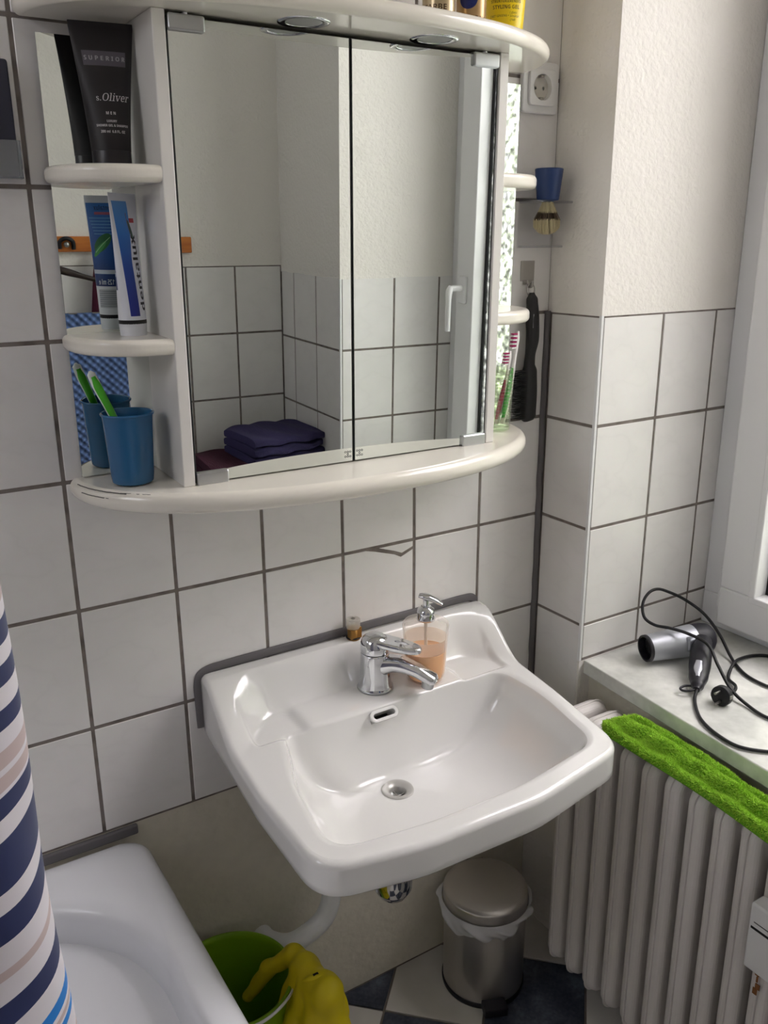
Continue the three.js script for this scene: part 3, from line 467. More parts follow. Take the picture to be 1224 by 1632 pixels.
{
  const lab = canvasTex(1024, 1024, (x, w, h) => {
    x.fillStyle = '#dfe2ea'; x.fillRect(0, 0, w, h);
    // front: blue band, black vertical name
    const g = x.createLinearGradient(0, 0, 0, h); g.addColorStop(0, '#6fa6e2'); g.addColorStop(.3, '#2f7ad0'); g.addColorStop(.6, '#1c44a0'); g.addColorStop(1, '#1b2080'); x.fillStyle = g; x.beginPath(); x.moveTo(60, 60); x.lineTo(300, 60); x.bezierCurveTo(300, 300, 220, 420, 210, 560); x.lineTo(200, 960); x.lineTo(70, 960); x.closePath(); x.fill();
    x.strokeStyle = '#7d4a52'; x.lineWidth = 8; x.beginPath(); x.moveTo(250, 150); x.quadraticCurveTo(250, 330, 330, 400); x.stroke();
    x.fillStyle = '#3d5a50'; x.beginPath(); x.ellipse(288, 290, 20, 90, -.3, 0, 7); x.fill(); x.fillStyle = '#b8484e'; x.fillRect(290, 190, 90, 34);
    x.save(); x.translate(318, 905); x.rotate(-Math.PI / 2); x.fillStyle = '#14131f'; x.font = '800 142px sans-serif'; x.textAlign = 'left'; x.fillText('dentalux', -20, 28); x.restore();
    // back: blue, mint leaf, small print, barcode
    const b = x.createLinearGradient(0, 0, 0, h); b.addColorStop(0, '#2a6cb8'); b.addColorStop(.5, '#17509c'); b.addColorStop(.75, '#182c62'); b.addColorStop(1, '#1a2550'); x.fillStyle = b; x.fillRect(530, 60, 470, 690);
    x.fillStyle = '#16304f'; x.font = 'italic 700 54px sans-serif'; x.textAlign = 'center'; x.fillText('dentalux', 765, 118); x.fillStyle = '#a2546a'; x.fillRect(650, 134, 230, 22); x.fillStyle = '#5f97cc'; for (let i = 0; i < 6; i++) x.fillRect(580 + i * 18, 180 + i * 26, 380 - i * 30, 8);
    x.fillStyle = '#1f6b35'; x.beginPath(); x.ellipse(800, 390, 130, 60, .5, 0, 7); x.fill(); x.fillStyle = '#3f9a4a'; x.beginPath(); x.ellipse(840, 440, 110, 26, .6, 0, 7); x.fill(); x.strokeStyle = '#a7d8a0'; x.lineWidth = 6; x.beginPath(); x.moveTo(700, 340); x.quadraticCurveTo(800, 400, 900, 470); x.stroke();
    x.fillStyle = '#d5dbe6'; x.fillRect(540, 612, 450, 34); x.font = '700 60px sans-serif'; x.fillText('125 ml e', 770, 735);
    x.fillStyle = '#e2e4ea'; x.fillRect(520, 752, 504, 272); x.fillStyle = '#4c4f57'; for (let i = 0; i < 26; i++) x.fillRect(620, 778 + i * 6, 280, 2 + (i * 7 % 3));
  });
  const t = thing('toothpaste_tube', 'blue and white toothpaste tube standing on the lower open shelf', 'toothpaste', [-.8135, 1.3685, .062], .62);
  const W = k => lerp(.0185, .028, k ** 1.25);
  const g = part(t, 'tube', wrapUV(tubeBody(.056, .0185, .188, .012, .022), W, .022, .188), mat(0xffffff, .35, { map: lab }));
  part(t, 'cap', lathe([[0, 0], [.0165, 0], [.0172, .002], [.0185, .0225], [0, .0225]], 36), mat(0xd9dbe0, .4), 'white screw cap');
}
// tumbler with green toothbrush
{
  const t = thing('tooth_mug', 'blue plastic tumbler on the bottom board of the mirror cabinet', 'tumbler', [-.834, 1.1725, .0665]);
  part(t, 'cup', lathe([[0, 0], [.0265, 0], [.0285, .002], [.0297, .012], [.0335, .085], [.0345, .0955], [.0362, .0962], [.0366, .0982], [.0352, .0995], [.0332, .0985], [.0322, .085], [.0282, .012], [.0265, .004], [0, .0035]], 72), phy(0x2b6390, .22, { ior: 1.5 }));
  const b = thing('toothbrush', 'green and white toothbrush standing handle up in the blue tumbler', 'toothbrush', [-.834, 1.1765, .0665], 0, 'toothbrushes on the mirror cabinet');
  part(b, 'handle', sweep([[.012, .001, .012], [-.006, .055, .003], [-.022, .10, -.006], [-.034, .132, -.012], [-.0395, .148, -.014], [-.041, .153, -.0145]], [.004, .0045, .0058, .0068, .0062, .002], [.0032, .0036, .0042, .0045, .004, .002], [.3, .2, 1], 20, 40), mat(0xe7ebe6, .35), 'white handle');
  for (const dz of [0, -.0052]) part(b, 'grip', sweep([[-.010, .068, .0036 + dz * .6], [-.022, .1005, -.0036 + dz], [-.033, .130, -.0088 + dz], [-.0385, .1455, -.011 + dz]], [.003, .0052, .0058, .0035], [.0022, .0038, .0042, .0028], [.3, .2, 1], 18, 30), mat(0x4fbf2a, .4), 'green rubber grip');
}
// glass with two toothbrushes on the right end
{
  const gx = -.176, gz = .078, y = 1.1725;
  const t = thing('tooth_glass', 'clear ribbed glass holding two toothbrushes on the mirror cabinet', 'glass', [gx, y, gz]);
  const rings = []; const prof = [[.0155, 0], [.0175, .002], [.0185, .02], [.0218, .108], [.0218, .110], [.0205, .1095], [.0172, .02], [.0150, .009], [.001, .009]];
  part(t, 'body', lathe(prof, 56), phy(0xf3f6ee, .03, { transmission: 1, thickness: 0, ior: 1.5 }), 'clear glass');
  const ribs = []; for (let k = 0; k < 14; k++) { const yy = .025 + k * .0058; ribs.push(new THREE.TorusGeometry(lerp(.0187, .0214, (yy - .02) / .088), .0007, 6, 48).rotateX(Math.PI / 2).translate(0, yy, 0)); }
  part(t, 'ribs', merge(ribs), phy(0xf3f6ee, .05, { transmission: .9, thickness: 0, ior: 1.5 }), 'fine raised ribs');
  part(t, 'foot', lathe([[0, .0005], [.0150, .0005], [.0165, .003], [.0160, .007], [0, .0085]], 40), phy(0xe6ede0, .05, { transmission: .85, thickness: 0, ior: 1.5 }), 'thick glass foot');
  const brush = (label, col, dir, roll) => {
    const b = thing('toothbrush', label, 'toothbrush', [gx, y + .0095, gz], 0, 'toothbrushes on the mirror cabinet');
    const P = s => [dir[0] * s, s, dir[1] * s]; const off = s => { const p = P(s); const k = Math.sin(s / .18 * Math.PI) * .004; return [p[0] + dir[2] + k, p[1], p[2] + dir[3]]; };
    part(b, 'handle', sweep([.001, .03, .06, .09, .115, .135, .150, .163].map(off), [.0042, .0055, .0058, .0045, .0032, .0038, .0052, .003], [.0035, .0045, .0045, .0035, .0026, .003, .0034, .002], [roll, 0, 1], 18, 50), mat(0xebe7e6, .35), 'white handle');
    part(b, 'grip', sweep([.012, .035, .06, .085, .100].map(off).map(p => [p[0] - .0035, p[1], p[2] + .0015]), [.003, .0055, .0055, .004, .002], [.003, .0042, .0042, .003, .0018], [roll, 0, 1], 16, 36), mat(col, .45), 'coloured rubber grip');
    const br = []; for (let k = 0; k < 8; k++) { const p = off(.135 + k * .0034); br.push([k, rbox(p[0] - .0125, p[0] - .003, p[1] - .0012, p[1] + .0012, p[2] - .004, p[2] + .004, .0006)]); }
    part(b, 'bristles', merge(br.filter(q => q[0] % 2 === 0).map(q => q[1])), mat(0xf0eeee, .8), 'white bristles');
    part(b, 'bristle_rows', merge(br.filter(q => q[0] % 2 === 1).map(q => q[1])), mat(0xa81e62, .8), 'magenta bristle rows');
    return b;
  };
  brush('tall toothbrush with magenta bristles leaning right in the glass', 0x3fae3c, [.115, .06, .004, .002], .3);
  brush('shorter toothbrush with pink red grip leaning in the glass', 0xa52350, [.045, .13, -.003, -.007], .5).scale.y = .80;
}
// bottles and gel tube on the top board
const TOPY = 1.7865;
{
  const gold = mat(0xb79a6b, .28, { metalness: .75 });
  const lab1 = canvasTex(512, 512, (x, w, h) => { x.fillStyle = '#b7a481'; x.fillRect(0, 0, w, h); x.fillStyle = '#4c3a26'; x.textAlign = 'center'; x.font = '700 40px sans-serif'; x.fillText('FARBE', 262, 430); x.font = '24px sans-serif'; x.fillText('— ——', 262, 470); });
  const lab2 = canvasTex(512, 512, (x, w, h) => { x.fillStyle = '#b39468'; x.fillRect(0, 0, w, h); x.fillStyle = '#26306f'; x.beginPath(); x.ellipse(262, 330, 52, 60, 0, 0, 7); x.fill(); x.fillStyle = '#4c3a26'; x.textAlign = 'center'; x.font = '700 36px sans-serif'; x.fillText('HAARSPRAY', 262, 450); });
  const bottle = (label, x, z, r, map) => {
    const t = thing('hair_spray_bottle', label, 'bottle', [x, TOPY, z], -.62);
    part(t, 'can', new THREE.CylinderGeometry(r, r, .13, 48, 1, true, Math.PI - .3).translate(0, .067, 0), mat(0xffffff, .25, { map, metalness: .5 }), 'golden printed can');
    part(t, 'base_rim', lathe([[0, 0], [r * .96, 0], [r, .002], [r, .003]], 40), gold);
    part(t, 'shoulder', lathe([[r, .131], [r * .96, .139], [r * .6, .15], [r * .55, .152], [r * .55, .19], [0, .192]], 40), gold);
  };
  bottle('golden hair spray can with brown lettering beside a can with a blue dot', -.345, .112, .024, lab1);
  bottle('golden hair spray can with a blue dot next to the yellow gel tube', -.280, .104, .0225, lab2);
  const lab3 = canvasTex(512, 512, (x, w, h) => { x.fillStyle = '#f2d40c'; x.fillRect(0, 0, w, h); x.fillStyle = '#4a3c08'; x.textAlign = 'center'; x.font = '700 17px sans-serif'; x.fillText('STRUKTURIERENDES', 128, 348); x.font = '800 24px sans-serif'; x.fillText('STYLING GEL', 128, 376); x.font = '14px sans-serif'; x.fillText('[ MIT GINSENG + ]', 96, 412); x.fillText('{ glanz', 168, 398); x.fillText('struktur', 178, 414); x.fillText('{ halt', 166, 430); });
  const t = thing('styling_gel_tube', 'yellow styling gel tube standing on the top board of the mirror cabinet', 'hair gel', [-.192, TOPY, .076], -.62);
  part(t, 'tube', wrapUV(tubeBody(.078, .0275, .168, .01, .006), k => lerp(.0275, .039, k ** 1.25), .006, .168), mat(0xffffff, .35, { map: lab3 }));
  part(t, 'cap', lathe([[0, 0], [.0245, 0], [.0255, .0015], [.0258, .0065], [0, .0068]], 40), mat(0xe3bf08, .4), 'yellow cap');
}
// card in a holder at the far left
{
  const t = thing('hanging_card_pack', 'dark navy pack in a clear holder hung on the tiles beside the mirror cabinet', 'card pack', [-.957, 1.5735, .0005]);
  const lab = canvasTex(512, 1024, (x, w, h) => { x.fillStyle = '#23263a'; x.fillRect(0, 0, w, h); x.fillStyle = '#15151c'; x.fillRect(0, 320, 250, 704); x.save(); x.translate(330, 900); x.rotate(-Math.PI / 2); x.fillStyle = '#c9c9cf'; x.font = 'italic 700 54px sans-serif'; x.fillText('Haar Energizer', 0, 0); x.restore(); x.fillStyle = '#c2503c'; x.beginPath(); x.ellipse(280, 870, 34, 40, 0, 0, 7); x.fill(); });
  const c = part(t, 'card', new RoundedBoxGeometry(.062, .136, .014, 2, .004).translate(0, .07, .010), mat(0x23263a, .4));
  const fp = new THREE.PlaneGeometry(.058, .132).translate(0, .07, .01715); part(c, 'print', fp, mat(0xffffff, .4, { map: lab }), 'printed front of the pack');
  part(t, 'holder', merge([box(-.034, .034, 0, .045, .0185, .0195), box(-.034, -.0325, 0, .045, 0, .0195), box(.0325, .034, 0, .045, 0, .0195), box(-.034, .034, 0, .0015, 0, .0195)]), phy(0xdfe2e6, .1, { transmission: .85, thickness: 0 }), 'clear plastic pocket');
}
// ------------------------------------------------------------------ things on the wall right of the cabinet
{
  const t = thing('wall_socket', 'white power socket on the tiled wall right of the mirror cabinet', 'socket', [-.0522, 1.748, 0]);
  { const so = rrect(.082, .082, .008); const hh = new THREE.Path(); hh.absellipse(0, 0, .020, .020, 0, 2 * Math.PI, true); so.holes.push(hh); part(t, 'surround', extr(so, .010, .003, 3, 32), M.pvc); }
  const s = rrect(.058, .058, .006); const ho = new THREE.Path(); ho.absellipse(0, 0, .0205, .0205, 0, 2 * Math.PI, true); s.holes.push(ho);
  part(t, 'faceplate', extr(s, .006, .0012, 2, 40).translate(0, 0, .0095), M.pvc);
  part(t, 'well', fixWinding(loft([0, 1].map(k => { const r = []; for (let i = 0; i < 48; i++) { const a = i / 48 * 2 * Math.PI; r.push(V((.0207 - .0006 * k) * Math.cos(a), (.0207 - .0006 * k) * Math.sin(a), .0150 - k * .0105)); } return r; }), { caps: false })), M.pvc);
  { const wf = new THREE.Shape(); wf.absellipse(0, 0, .0206, .0206, 0, 2 * Math.PI); for (const x of [-.0095, .0095]) { const q = new THREE.Path(); q.absellipse(x, 0, .003, .003, 0, 2 * Math.PI, true); wf.holes.push(q); } part(t, 'well_floor', extr(wf, .002, 0, 1, 32).translate(0, 0, .0035), mat(0xd2cfc6, .45), 'recessed socket floor with two contact holes'); }
  for (const y of [-.0175, .0175]) part(t, 'earth_clip', rbox(-.004, .004, y - .002, y + .002, .0054, .0135, .0008), M.steel);
}
{
  const t = thing('brush_holder', 'clear acrylic holder on the tiled wall carrying the shaving brush', 'holder', [-.045, 1.483, 0]);
  const ac = phy(0xf2f2f4, .06, { transmission: .92, thickness: 0, ior: 1.49 });
  part(t, 'plate', rbox(-.040, .040, 0, .084, 0, .003, .001), ac); part(t, 'foot', rbox(-.040, .040, 0, .004, .003, .034, .001), ac);
  const s = poly([[-.040, 0], [.040, 0], [.040, .052], [.013, .052], [.013, .030], [-.013, .030], [-.013, .052], [-.040, .052]]);
  part(t, 'forked_shelf', extr(s, .004, .0008, 1).rotateX(Math.PI / 2).translate(0, .0795, .002), ac);
  const b = thing('shaving_brush', 'shaving brush with blue handle and banded bristles hanging in the acrylic holder', 'shaving brush', [-.052, 1.5055, .040]);
  part(b, 'handle', lathe([[0, .054], [.0085, .054], [.0095, .056], [.0185, .0575], [.0195, .060], [.0245, .106], [.0248, .1085], [.0235, .110], [0, .1105]], 48), mat(0x1a3568, .42), 'dark blue tapered handle');
  const hair = (lab, y0, y1, f, col) => { const gs = []; for (let i = 0; i < 420; i++) { const a = rnd() * 2 * Math.PI, q = Math.sqrt(rnd()); const r = y => { const t = clamp((.055 - y) / .055); return q * (.0085 + .0165 * sstep(0, .62, t)) * (1 - .10 * t * t); }; const bot = .013 * q ** 3; const A = Math.max(y0, bot), B = y1; if (B - A < .002) continue; gs.push(cyl([r(A) * Math.cos(a), A, r(A) * Math.sin(a)], [r(B) * Math.cos(a), B, r(B) * Math.sin(a)], .00055, .00055, 4)); } const m = part(b, lab, merge(gs), mat(col, .8)); m.userData.kind = 'stuff'; return m; };
  hair('bristle_tips', 0, .026, 0, 0xd8cba6); hair('bristle_band', .024, .038, 0, 0x5d4f41); hair('bristle_roots', .036, .056, 0, 0xd0c49f);
}
{
  const t = thing('adhesive_hook', 'square steel adhesive hook on the tiles above the hairbrush', 'hook', [-.058, 1.420, 0]);
  part(t, 'plate', rbox(-.0165, .0165, .004, .040, 0, .0015, .004), M.steel);
  part(t, 'prong', tube([[0, .006, .0015], [0, -.001, .003], [0, -.006, .009], [0, -.004, .015], [0, .004, .016]], .0025, 24, 10), M.steel);
  part(t, 'lip', rbox(-.010, .010, -.002, .006, 0, .003, .002), M.steel);
  const b = thing('hairbrush', 'black hairbrush hanging from the steel adhesive hook', 'hairbrush', [-.058, 1.166, .017]);
  part(b, 'hanging_loop', new THREE.TorusGeometry(.009, .0011, 8, 28).scale(1, 1.25, 1).translate(0, .2425, -.005), M.steel, 'thin metal loop');
  part(b, 'body', sweep([[.004, .0, 0], [.003, .006, 0], [.002, .05, 0], [.001, .092, 0], [0, .108, 0], [.001, .125, 0], [.004, .155, .001], [.002, .19, .001], [.000, .225, 0], [0, .238, -.001]], [.012, .0165, .0175, .0165, .0115, .0105, .0135, .014, .0115, .005], [.006, .009, .010, .009, .0075, .0075, .009, .009, .008, .004], [0, 0, 1], 24, 70, 2.4), mat(0x0d0d10, .42));
  const gs = []; for (let i = 0; i < 26; i++) for (let j = 0; j < 7; j++) { const y = .006 + i * .0036; gs.push(cyl([-.012, y, -.007 + j * .0024], [-.035 + rr(-.001, .001), y + rr(-.001, .001), -.010 + j * .0035], .0005, .0004, 4)); }
  const br = part(b, 'bristles', merge(gs), mat(0x111114, .6)); br.userData.kind = 'stuff';
  const txt = part(b, 'lettering', box(-.0035, -.0015, .175, .200, .0089, .0096), mat(0x9a9aa0, .5), 'pale printed lettering on the handle');
}

// ------------------------------------------------------------------ radiator, towel, meter
{
  const t = thing('radiator', 'white ribbed steel radiator under the window sill', 'radiator', [-.045, 0, 0]);
  const W = .11, y0 = .055, y1 = .640, cy = (y0 + y1) / 2;
  const s = rrect(W - .008, y1 - y0, .032, 0, cy);
  const inn = rrect(.010, y1 - y0 - .13, .005, 0, cy); s.holes.push(inn);
  const sec = extr(s, .036, .0135, 5, 8).translate(0, 0, -.018);
  const so = rrect(W + .002, y1 - y0 + .006, .034, 0, cy); so.holes.push(rrect(W - .02, y1 - y0 - .02, .025, 0, cy));
  const seam = extr(so, .0034, .0009, 1, 8).translate(0, 0, -.0017);
  for (let k = 0; k < 16; k++) { const z = .205 + .05 * k; const m = part(t, 'section', sec, M.radiator); m.position.z = z; part(m, 'seam', seam, M.radiator); }
  for (const y of [y0 + .045, y1 - .045]) part(t, 'connecting_pipe', cyl([0, y, .205], [0, y, .955], .021), M.radiator);
  part(t, 'valve_pipe', merge([cyl([.02, 0, .165], [.02, .10, .165], .009), cyl([.02, .10, .165], [.0, .10, .20], .011)]), M.radiator);
  for (const z of [.255, .905]) part(t, 'wall_bracket', box(.05, .078, .09, .11, z - .012, z + .012), M.radiator);
  const rust = []; for (let i = 0; i < 9; i++) rust.push(rbox(-.0585, -.0565, .36 + i * .012, .372 + i * .012 * rr(.8, 1), .654 + rr(-.004, .004), .657 + rr(0, .005), .001));
  part(t, 'rust_spots', merge(rust), mat(0x8a5a33, .9), 'patches of flaked paint and rust');
  const h = thing('heat_meter', 'small white heat cost meter on the front of the radiator', 'meter', [-.118, .425, .672]);
  part(h, 'housing', rbox(-.013, .017, 0, .118, -.027, .027, .004, 3), M.pvc);
  part(h, 'display_slot', box(-.0136, -.0128, .075, .079, -.022, .022), M.dark, 'dark reading slot');
  part(h, 'printed_line', box(-.0135, -.0128, .087, .0885, -.018, .006), mat(0x333336, .6));
}
{
  const t = thing('green_towel', 'folded bright green terry towel lying on the radiator', 'towel', [-.064, .6475, .295]);
  const NX = 44, NZ = 150, L = .52;
  const prof = (u, v) => {   // u across, v along
    const a = u * 2 - 1, w = .040 + .003 * Math.sin(v * 9) - .010 * sstep(.04, 0, v); const x = a * w - .022 * v + .005 * Math.sin(v * 6.2);
    const fold = .0062 * Math.cos(u * Math.PI * 4.1 - .3 + .5 * Math.sin(v * 5)) + .002 * Math.sin(v * 23 + u * 6) + .0015 * Math.sin(v * 51 - u * 9);
    const dome = .017 * Math.sqrt(Math.max(0, 1 - Math.abs(a) ** 3)); const e = sstep(0, .04, v); return V(x, .003 + (dome + fold * (1 - a ** 6)) * (.45 + .55 * e), v * L - .008 * Math.sin(u * 7));
  };
  const rings = []; for (let j = 0; j <= NZ; j++) { const v = j / NZ, r = []; for (let i = 0; i <= NX; i++) r.push(prof(i / NX, v)); for (let i = NX; i >= 0; i--) { const p = prof(i / NX, v); const u = i / NX; r.push(V(p.x, .0005, p.z)); } rings.push(r); }
  const green = mat(0x6fae22, .95, { side: THREE.DoubleSide });
  part(t, 'cloth', fixWinding(loft(rings)), green);
  const tuft = new THREE.ConeGeometry(.00085, .0052, 4, 1).translate(0, .0022, 0); const n = 30000, im = new THREE.InstancedMesh(tuft, mat(0xffffff, .95), n), m4 = new THREE.Matrix4(), q = new THREE.Quaternion(), col = new THREE.Color();
  for (let i = 0; i < n; i++) { const u = rnd(), v = rnd(), p = prof(u, v), e = .004, pu = prof(Math.min(1, u + e), v), pu0 = prof(Math.max(0, u - e), v), pv = prof(u, Math.min(1, v + e)), pv0 = prof(u, Math.max(0, v - e)); const nn = pv.sub(pv0).cross(pu.sub(pu0)).normalize(); nn.add(V(rr(-.6, .6), rr(-.6, .6), rr(-.6, .6))).normalize(); q.setFromUnitVectors(V(0, 1, 0), nn); m4.compose(p, q, V(1, rr(.7, 1.25), 1)); im.setMatrixAt(i, m4); const k = rr(.75, 1.2); col.setRGB(.38 * k, .66 * k, .05 * k); im.setColorAt(i, col); }
  im.name = 'terry_loops'; im.userData.kind = 'stuff'; im.castShadow = im.receiveShadow = true; t.add(im);
}

// ------------------------------------------------------------------ hair dryer on the sill
{
  const SY = .6905;
  const t = thing('hair_dryer', 'silver and black hair dryer with black cord lying on the marble window sill', 'hair dryer', [0, SY, 0]);
  const A = V(.107, .031, .212), B = V(.222, .036, .247), ax = B.clone().sub(A).normalize(), len = A.distanceTo(B), q = new THREE.Quaternion().setFromUnitVectors(V(0, 1, 0), ax);
  const along = g => g.applyQuaternion(q).translate(A.x, A.y, A.z);
  const bar = part(t, 'barrel', along(lathe([[.0255, .0], [.0265, .0], [.0268, .002], [.0290, .045], [.0315, .080], [.0325, .100], [.0315, .104]], 56)), mat(0xb4b7be, .4, { metalness: .45 }), 'silver barrel');
  part(bar, 'nozzle_ring', along(lathe([[.0225, .012], [.0225, -.003], [.0245, -.0045], [.0270, -.003], [.0272, .0025], [.026, .0035]], 48)), M.black, 'black nozzle rim');
  part(bar, 'nozzle_grille', along(lathe([[0, .014], [.023, .014]], 40)), M.dark);
  part(t, 'motor_housing', along(lathe([[.0318, .101], [.0322, .106], [.0315, .125], [.0285, .139], [.020, .147], [0, .149]], 56)), mat(0x1b1a24, .5), 'black rear housing');
  const hn = part(t, 'handle', sweep([[.203, .040, .268], [.180, .034, .285], [.150, .026, .307], [.118, .019, .330], [.094, .014, .347], [.082, .012, .355]], [.019, .0205, .0205, .018, .012, .006], [.021, .021, .0185, .015, .011, .006], [0, 1, 0], 28, 40, 2.3), mat(0x17161f, .42), 'black folding handle');
  part(hn, 'grip_clip', sweep([[.134, .0405, .316], [.118, .0345, .327], [.102, .0275, .340]], [.006, .008, .004], [.002, .0025, .002], [0, 1, 0], 16, 16), mat(0xb8bac2, .3, { metalness: .6 }), 'silver clip');
  part(hn, 'hinge_block', rbox(.168, .196, .028, .056, .245, .268, .005), mat(0x9c9fa8, .35, { metalness: .6 }));
  part(hn, 'hanging_eye', tube([[.088, .013, .342], [.076, .012, .333], [.064, .010, .333], [.062, .010, .341], [.072, .011, .350], [.083, .012, .353]], .0022, 30, 8), M.black);
  part(t, 'cord', tube([[.083, .012, .355], [.0653, .0045, .3654], [.030, .0035, .400], [.012, .0035, .425], [-.002, .0035, .4636], [-.004, .0035, .5083], [.0233, .0035, .5449], [.07, .0035, .575], [.13, .0035, .565], [.15, .0035, .53], [.118, .0035, .4805], [.125, .005, .43], [.134, .014, .390], [.152, .038, .345], [.168, .062, .305], [.160, .070, .262], [.147, .072, .230], [.136, .071, .203], [.133, .078, .180], [.141, .094, .165], [.153, .107, .158], [.170, .119, .157], [.192, .120, .158], [.222, .108, .163], [.262, .085, .175], [.285, .060, .205], [.284, .030, .248], [.262, .008, .292], [.243, .0035, .322], [.222, .0035, .362], [.2182, .0035, .4093], [.235, .0035, .46], [.275, .0035, .47], [.315, .0035, .43], [.335, .0035, .37], [.330, .0035, .330], [.3059, .0038, .3142], [.268, .0062, .312], [.240, .0095, .3198], [.205, .006, .335], [.180, .004, .352], [.168, .005, .375], [.142, .009, .392], [.122, .013, .396]], .0031, 420, 8), M.rubber, 'black power cord');
  const pl = part(t, 'plug', merge([lathe([[0, 0], [.017, 0], [.0185, .002], [.0185, .012], [.0165, .016], [.009, .020], [.0065, .034], [0, .034]], 40)]), M.rubber, 'black mains plug');
  pl.position.set(.088, .018, .401); pl.quaternion.setFromUnitVectors(V(0, 1, 0), V(.86, -.1, -.15).normalize());
  for (const s of [-1, 1]) part(pl, 'pin', cyl([s * .0095, 0, 0], [s * .0095, -.019, 0], .0024, .0022, 14), M.steel);
  for (const s of [-1, 1]) part(pl, 'earth_contact', rbox(-.0035, .0035, .001, .010, s * .0176 - .0012, s * .0176 + .0012, .0006), M.steel);
}

// ------------------------------------------------------------------ things on the floor
{
  const t = thing('pedal_bin', 'brushed steel pedal bin under the washbasin', 'bin', [-.206, 0, .118], -.42);
  const brushed = mat(0xcac6c2, .38, { metalness: 1 });
  part(t, 'body', lathe([[0, .004], [.082, .004], [.084, .006], [.084, .196], [.0825, .198]], 72), brushed);
  part(t, 'base_ring', lathe([[.078, 0], [.0855, 0], [.0862, .003], [.0862, .010], [.084, .0115]], 64), M.black, 'black plastic base');
  part(t, 'lid', lathe([[.0865, .205], [.0868, .208], [.0868, .226], [.085, .231], [.075, .2345], [.04, .237], [0, .2375]], 72), brushed, 'domed steel lid');
  const rings = []; for (let j = 0; j <= 16; j++) { const v = j / 16, r = []; for (let i = 0; i < 120; i++) { const a = i / 120 * 2 * Math.PI; const low = .016 + .022 * Math.exp(-1.6 * (a - 2.05) ** 2) + .006 * Math.sin(a * 5 + 1) + .004 * Math.sin(a * 11); const puff = .004 + .0075 * Math.sin(v * Math.PI) * (1 + .5 * Math.sin(a * 9 + v * 4)) + .0035 * Math.sin(a * 17 + v * 9) * v; r.push(V((.0855 + puff) * Math.cos(a), lerp(.2085, .2085 - low, v), (.0855 + puff) * Math.sin(a))); } rings.push(r); }
  part(t, 'bin_liner', loft(rings, { caps: false }), phy(0xdcdcde, .5, { side: THREE.DoubleSide, transmission: .35, thickness: 0 }), 'white plastic bin liner folded over the rim');
  part(t, 'pedal', merge([rbox(-.024, .024, .004, .022, .080, .112, .003), rbox(-.024, .024, .0215, .0245, .084, .113, .001)]), M.black, 'black foot pedal');
  part(t, 'lid_hinge', rbox(-.02, .02, .19, .225, -.094, -.083, .003), M.black);
}
{
  const t = thing('bucket', 'lime green plastic bucket between the bathtub and the washbasin', 'bucket', [-.762, 0, .124]); t.scale.set(.74, 1, .74);
  part(t, 'shell', lathe([[0, .004], [.098, .004], [.102, .001], [.106, .003], [.110, .012], [.134, .285], [.136, .294], [.141, .295], [.1425, .300], [.1405, .303], [.1345, .302], [.131, .292], [.107, .016], [.102, .008], [0, .008]], 80), phy(0x86b418, .4, { ior: 1.48, transmission: .12, thickness: 0 }));
  for (const s of [-1, 1]) part(t, 'handle_lug', rbox(s * .139 - .006, s * .139 + .006, .262, .300, -.016, .016, .004), mat(0x86b418, .4));
  part(t, 'handle', tube([[-.146, .285, 0], [-.135, .295, .055], [-.09, .300, .115], [0, .303, .149], [.09, .300, .115], [.135, .295, .055], [.146, .285, 0]], .003, 60, 8), M.pvc);
}
{
  const t = thing('rubber_glove', 'yellow rubber cleaning glove draped over the rim of the green bucket', 'glove', [-.660, .302, .200]);
  // the palm lies over the rim, thumb and fingers hang inside, the cuff hangs outside
  const f = (x, y, z) => {
    const p = [x, y, z]; let d = cap(p, [.004, .016, -.052], [.010, .018, .055], .016, .024);
    d = smin(d, cap(p, [.000, .016, -.050], [-.034, -.020, -.078], .0145, .0135), .010); d = smin(d, cap(p, [-.034, -.020, -.078], [-.066, -.078, -.098], .0135, .0105), .008);
    d = smin(d, cap(p, [-.004, .010, -.012], [-.046, -.085, -.020], .020, .0135), .014);
    d = smin(d, cap(p, [-.006, .010, .022], [-.055, -.105, .006], .019, .0125), .014);
    d = smin(d, cap(p, [-.002, .010, .05], [-.040, -.11, .045], .020, .013), .014);
    d = smin(d, cap(p, [.014, .010, -.012], [.026, -.095, .010], .019, .024), .018);
    d = smin(d, cap(p, [.016, .012, .048], [.024, -.095, .072], .024, .027), .018);
    d = smin(d, cap(p, [.020, -.03, .02], [.026, -.10, .04], .022, .026), .02);
    return d + .0011 * Math.sin(x * 95 + y * 70) * Math.sin(z * 85 - y * 55) + .0006 * Math.sin(z * 230 + y * 120);
  };
  part(t, 'glove', sdfMesh(f, [-.10, -.14, -.12], [.07, .06, .11], 92), phy(0xdcc81c, .5, { ior: 1.45 }));
  part(t, 'cuff_fold', sweep([[-.014, .026, .020], [-.004, .034, .030], [.014, .033, .046], [.030, .012, .058], [.040, -.030, .060], [.042, -.075, .052]], [.004, .007, .008, .008, .008, .006], [.003, .005, .006, .006, .006, .005], [0, .3, 1], 16, 40), mat(0xe0cd1a, .5), 'turned up glove cuff');
  part(t, 'size_mark', box(-.002, .007, .0405, .0425, .030, .034), M.dark);
}

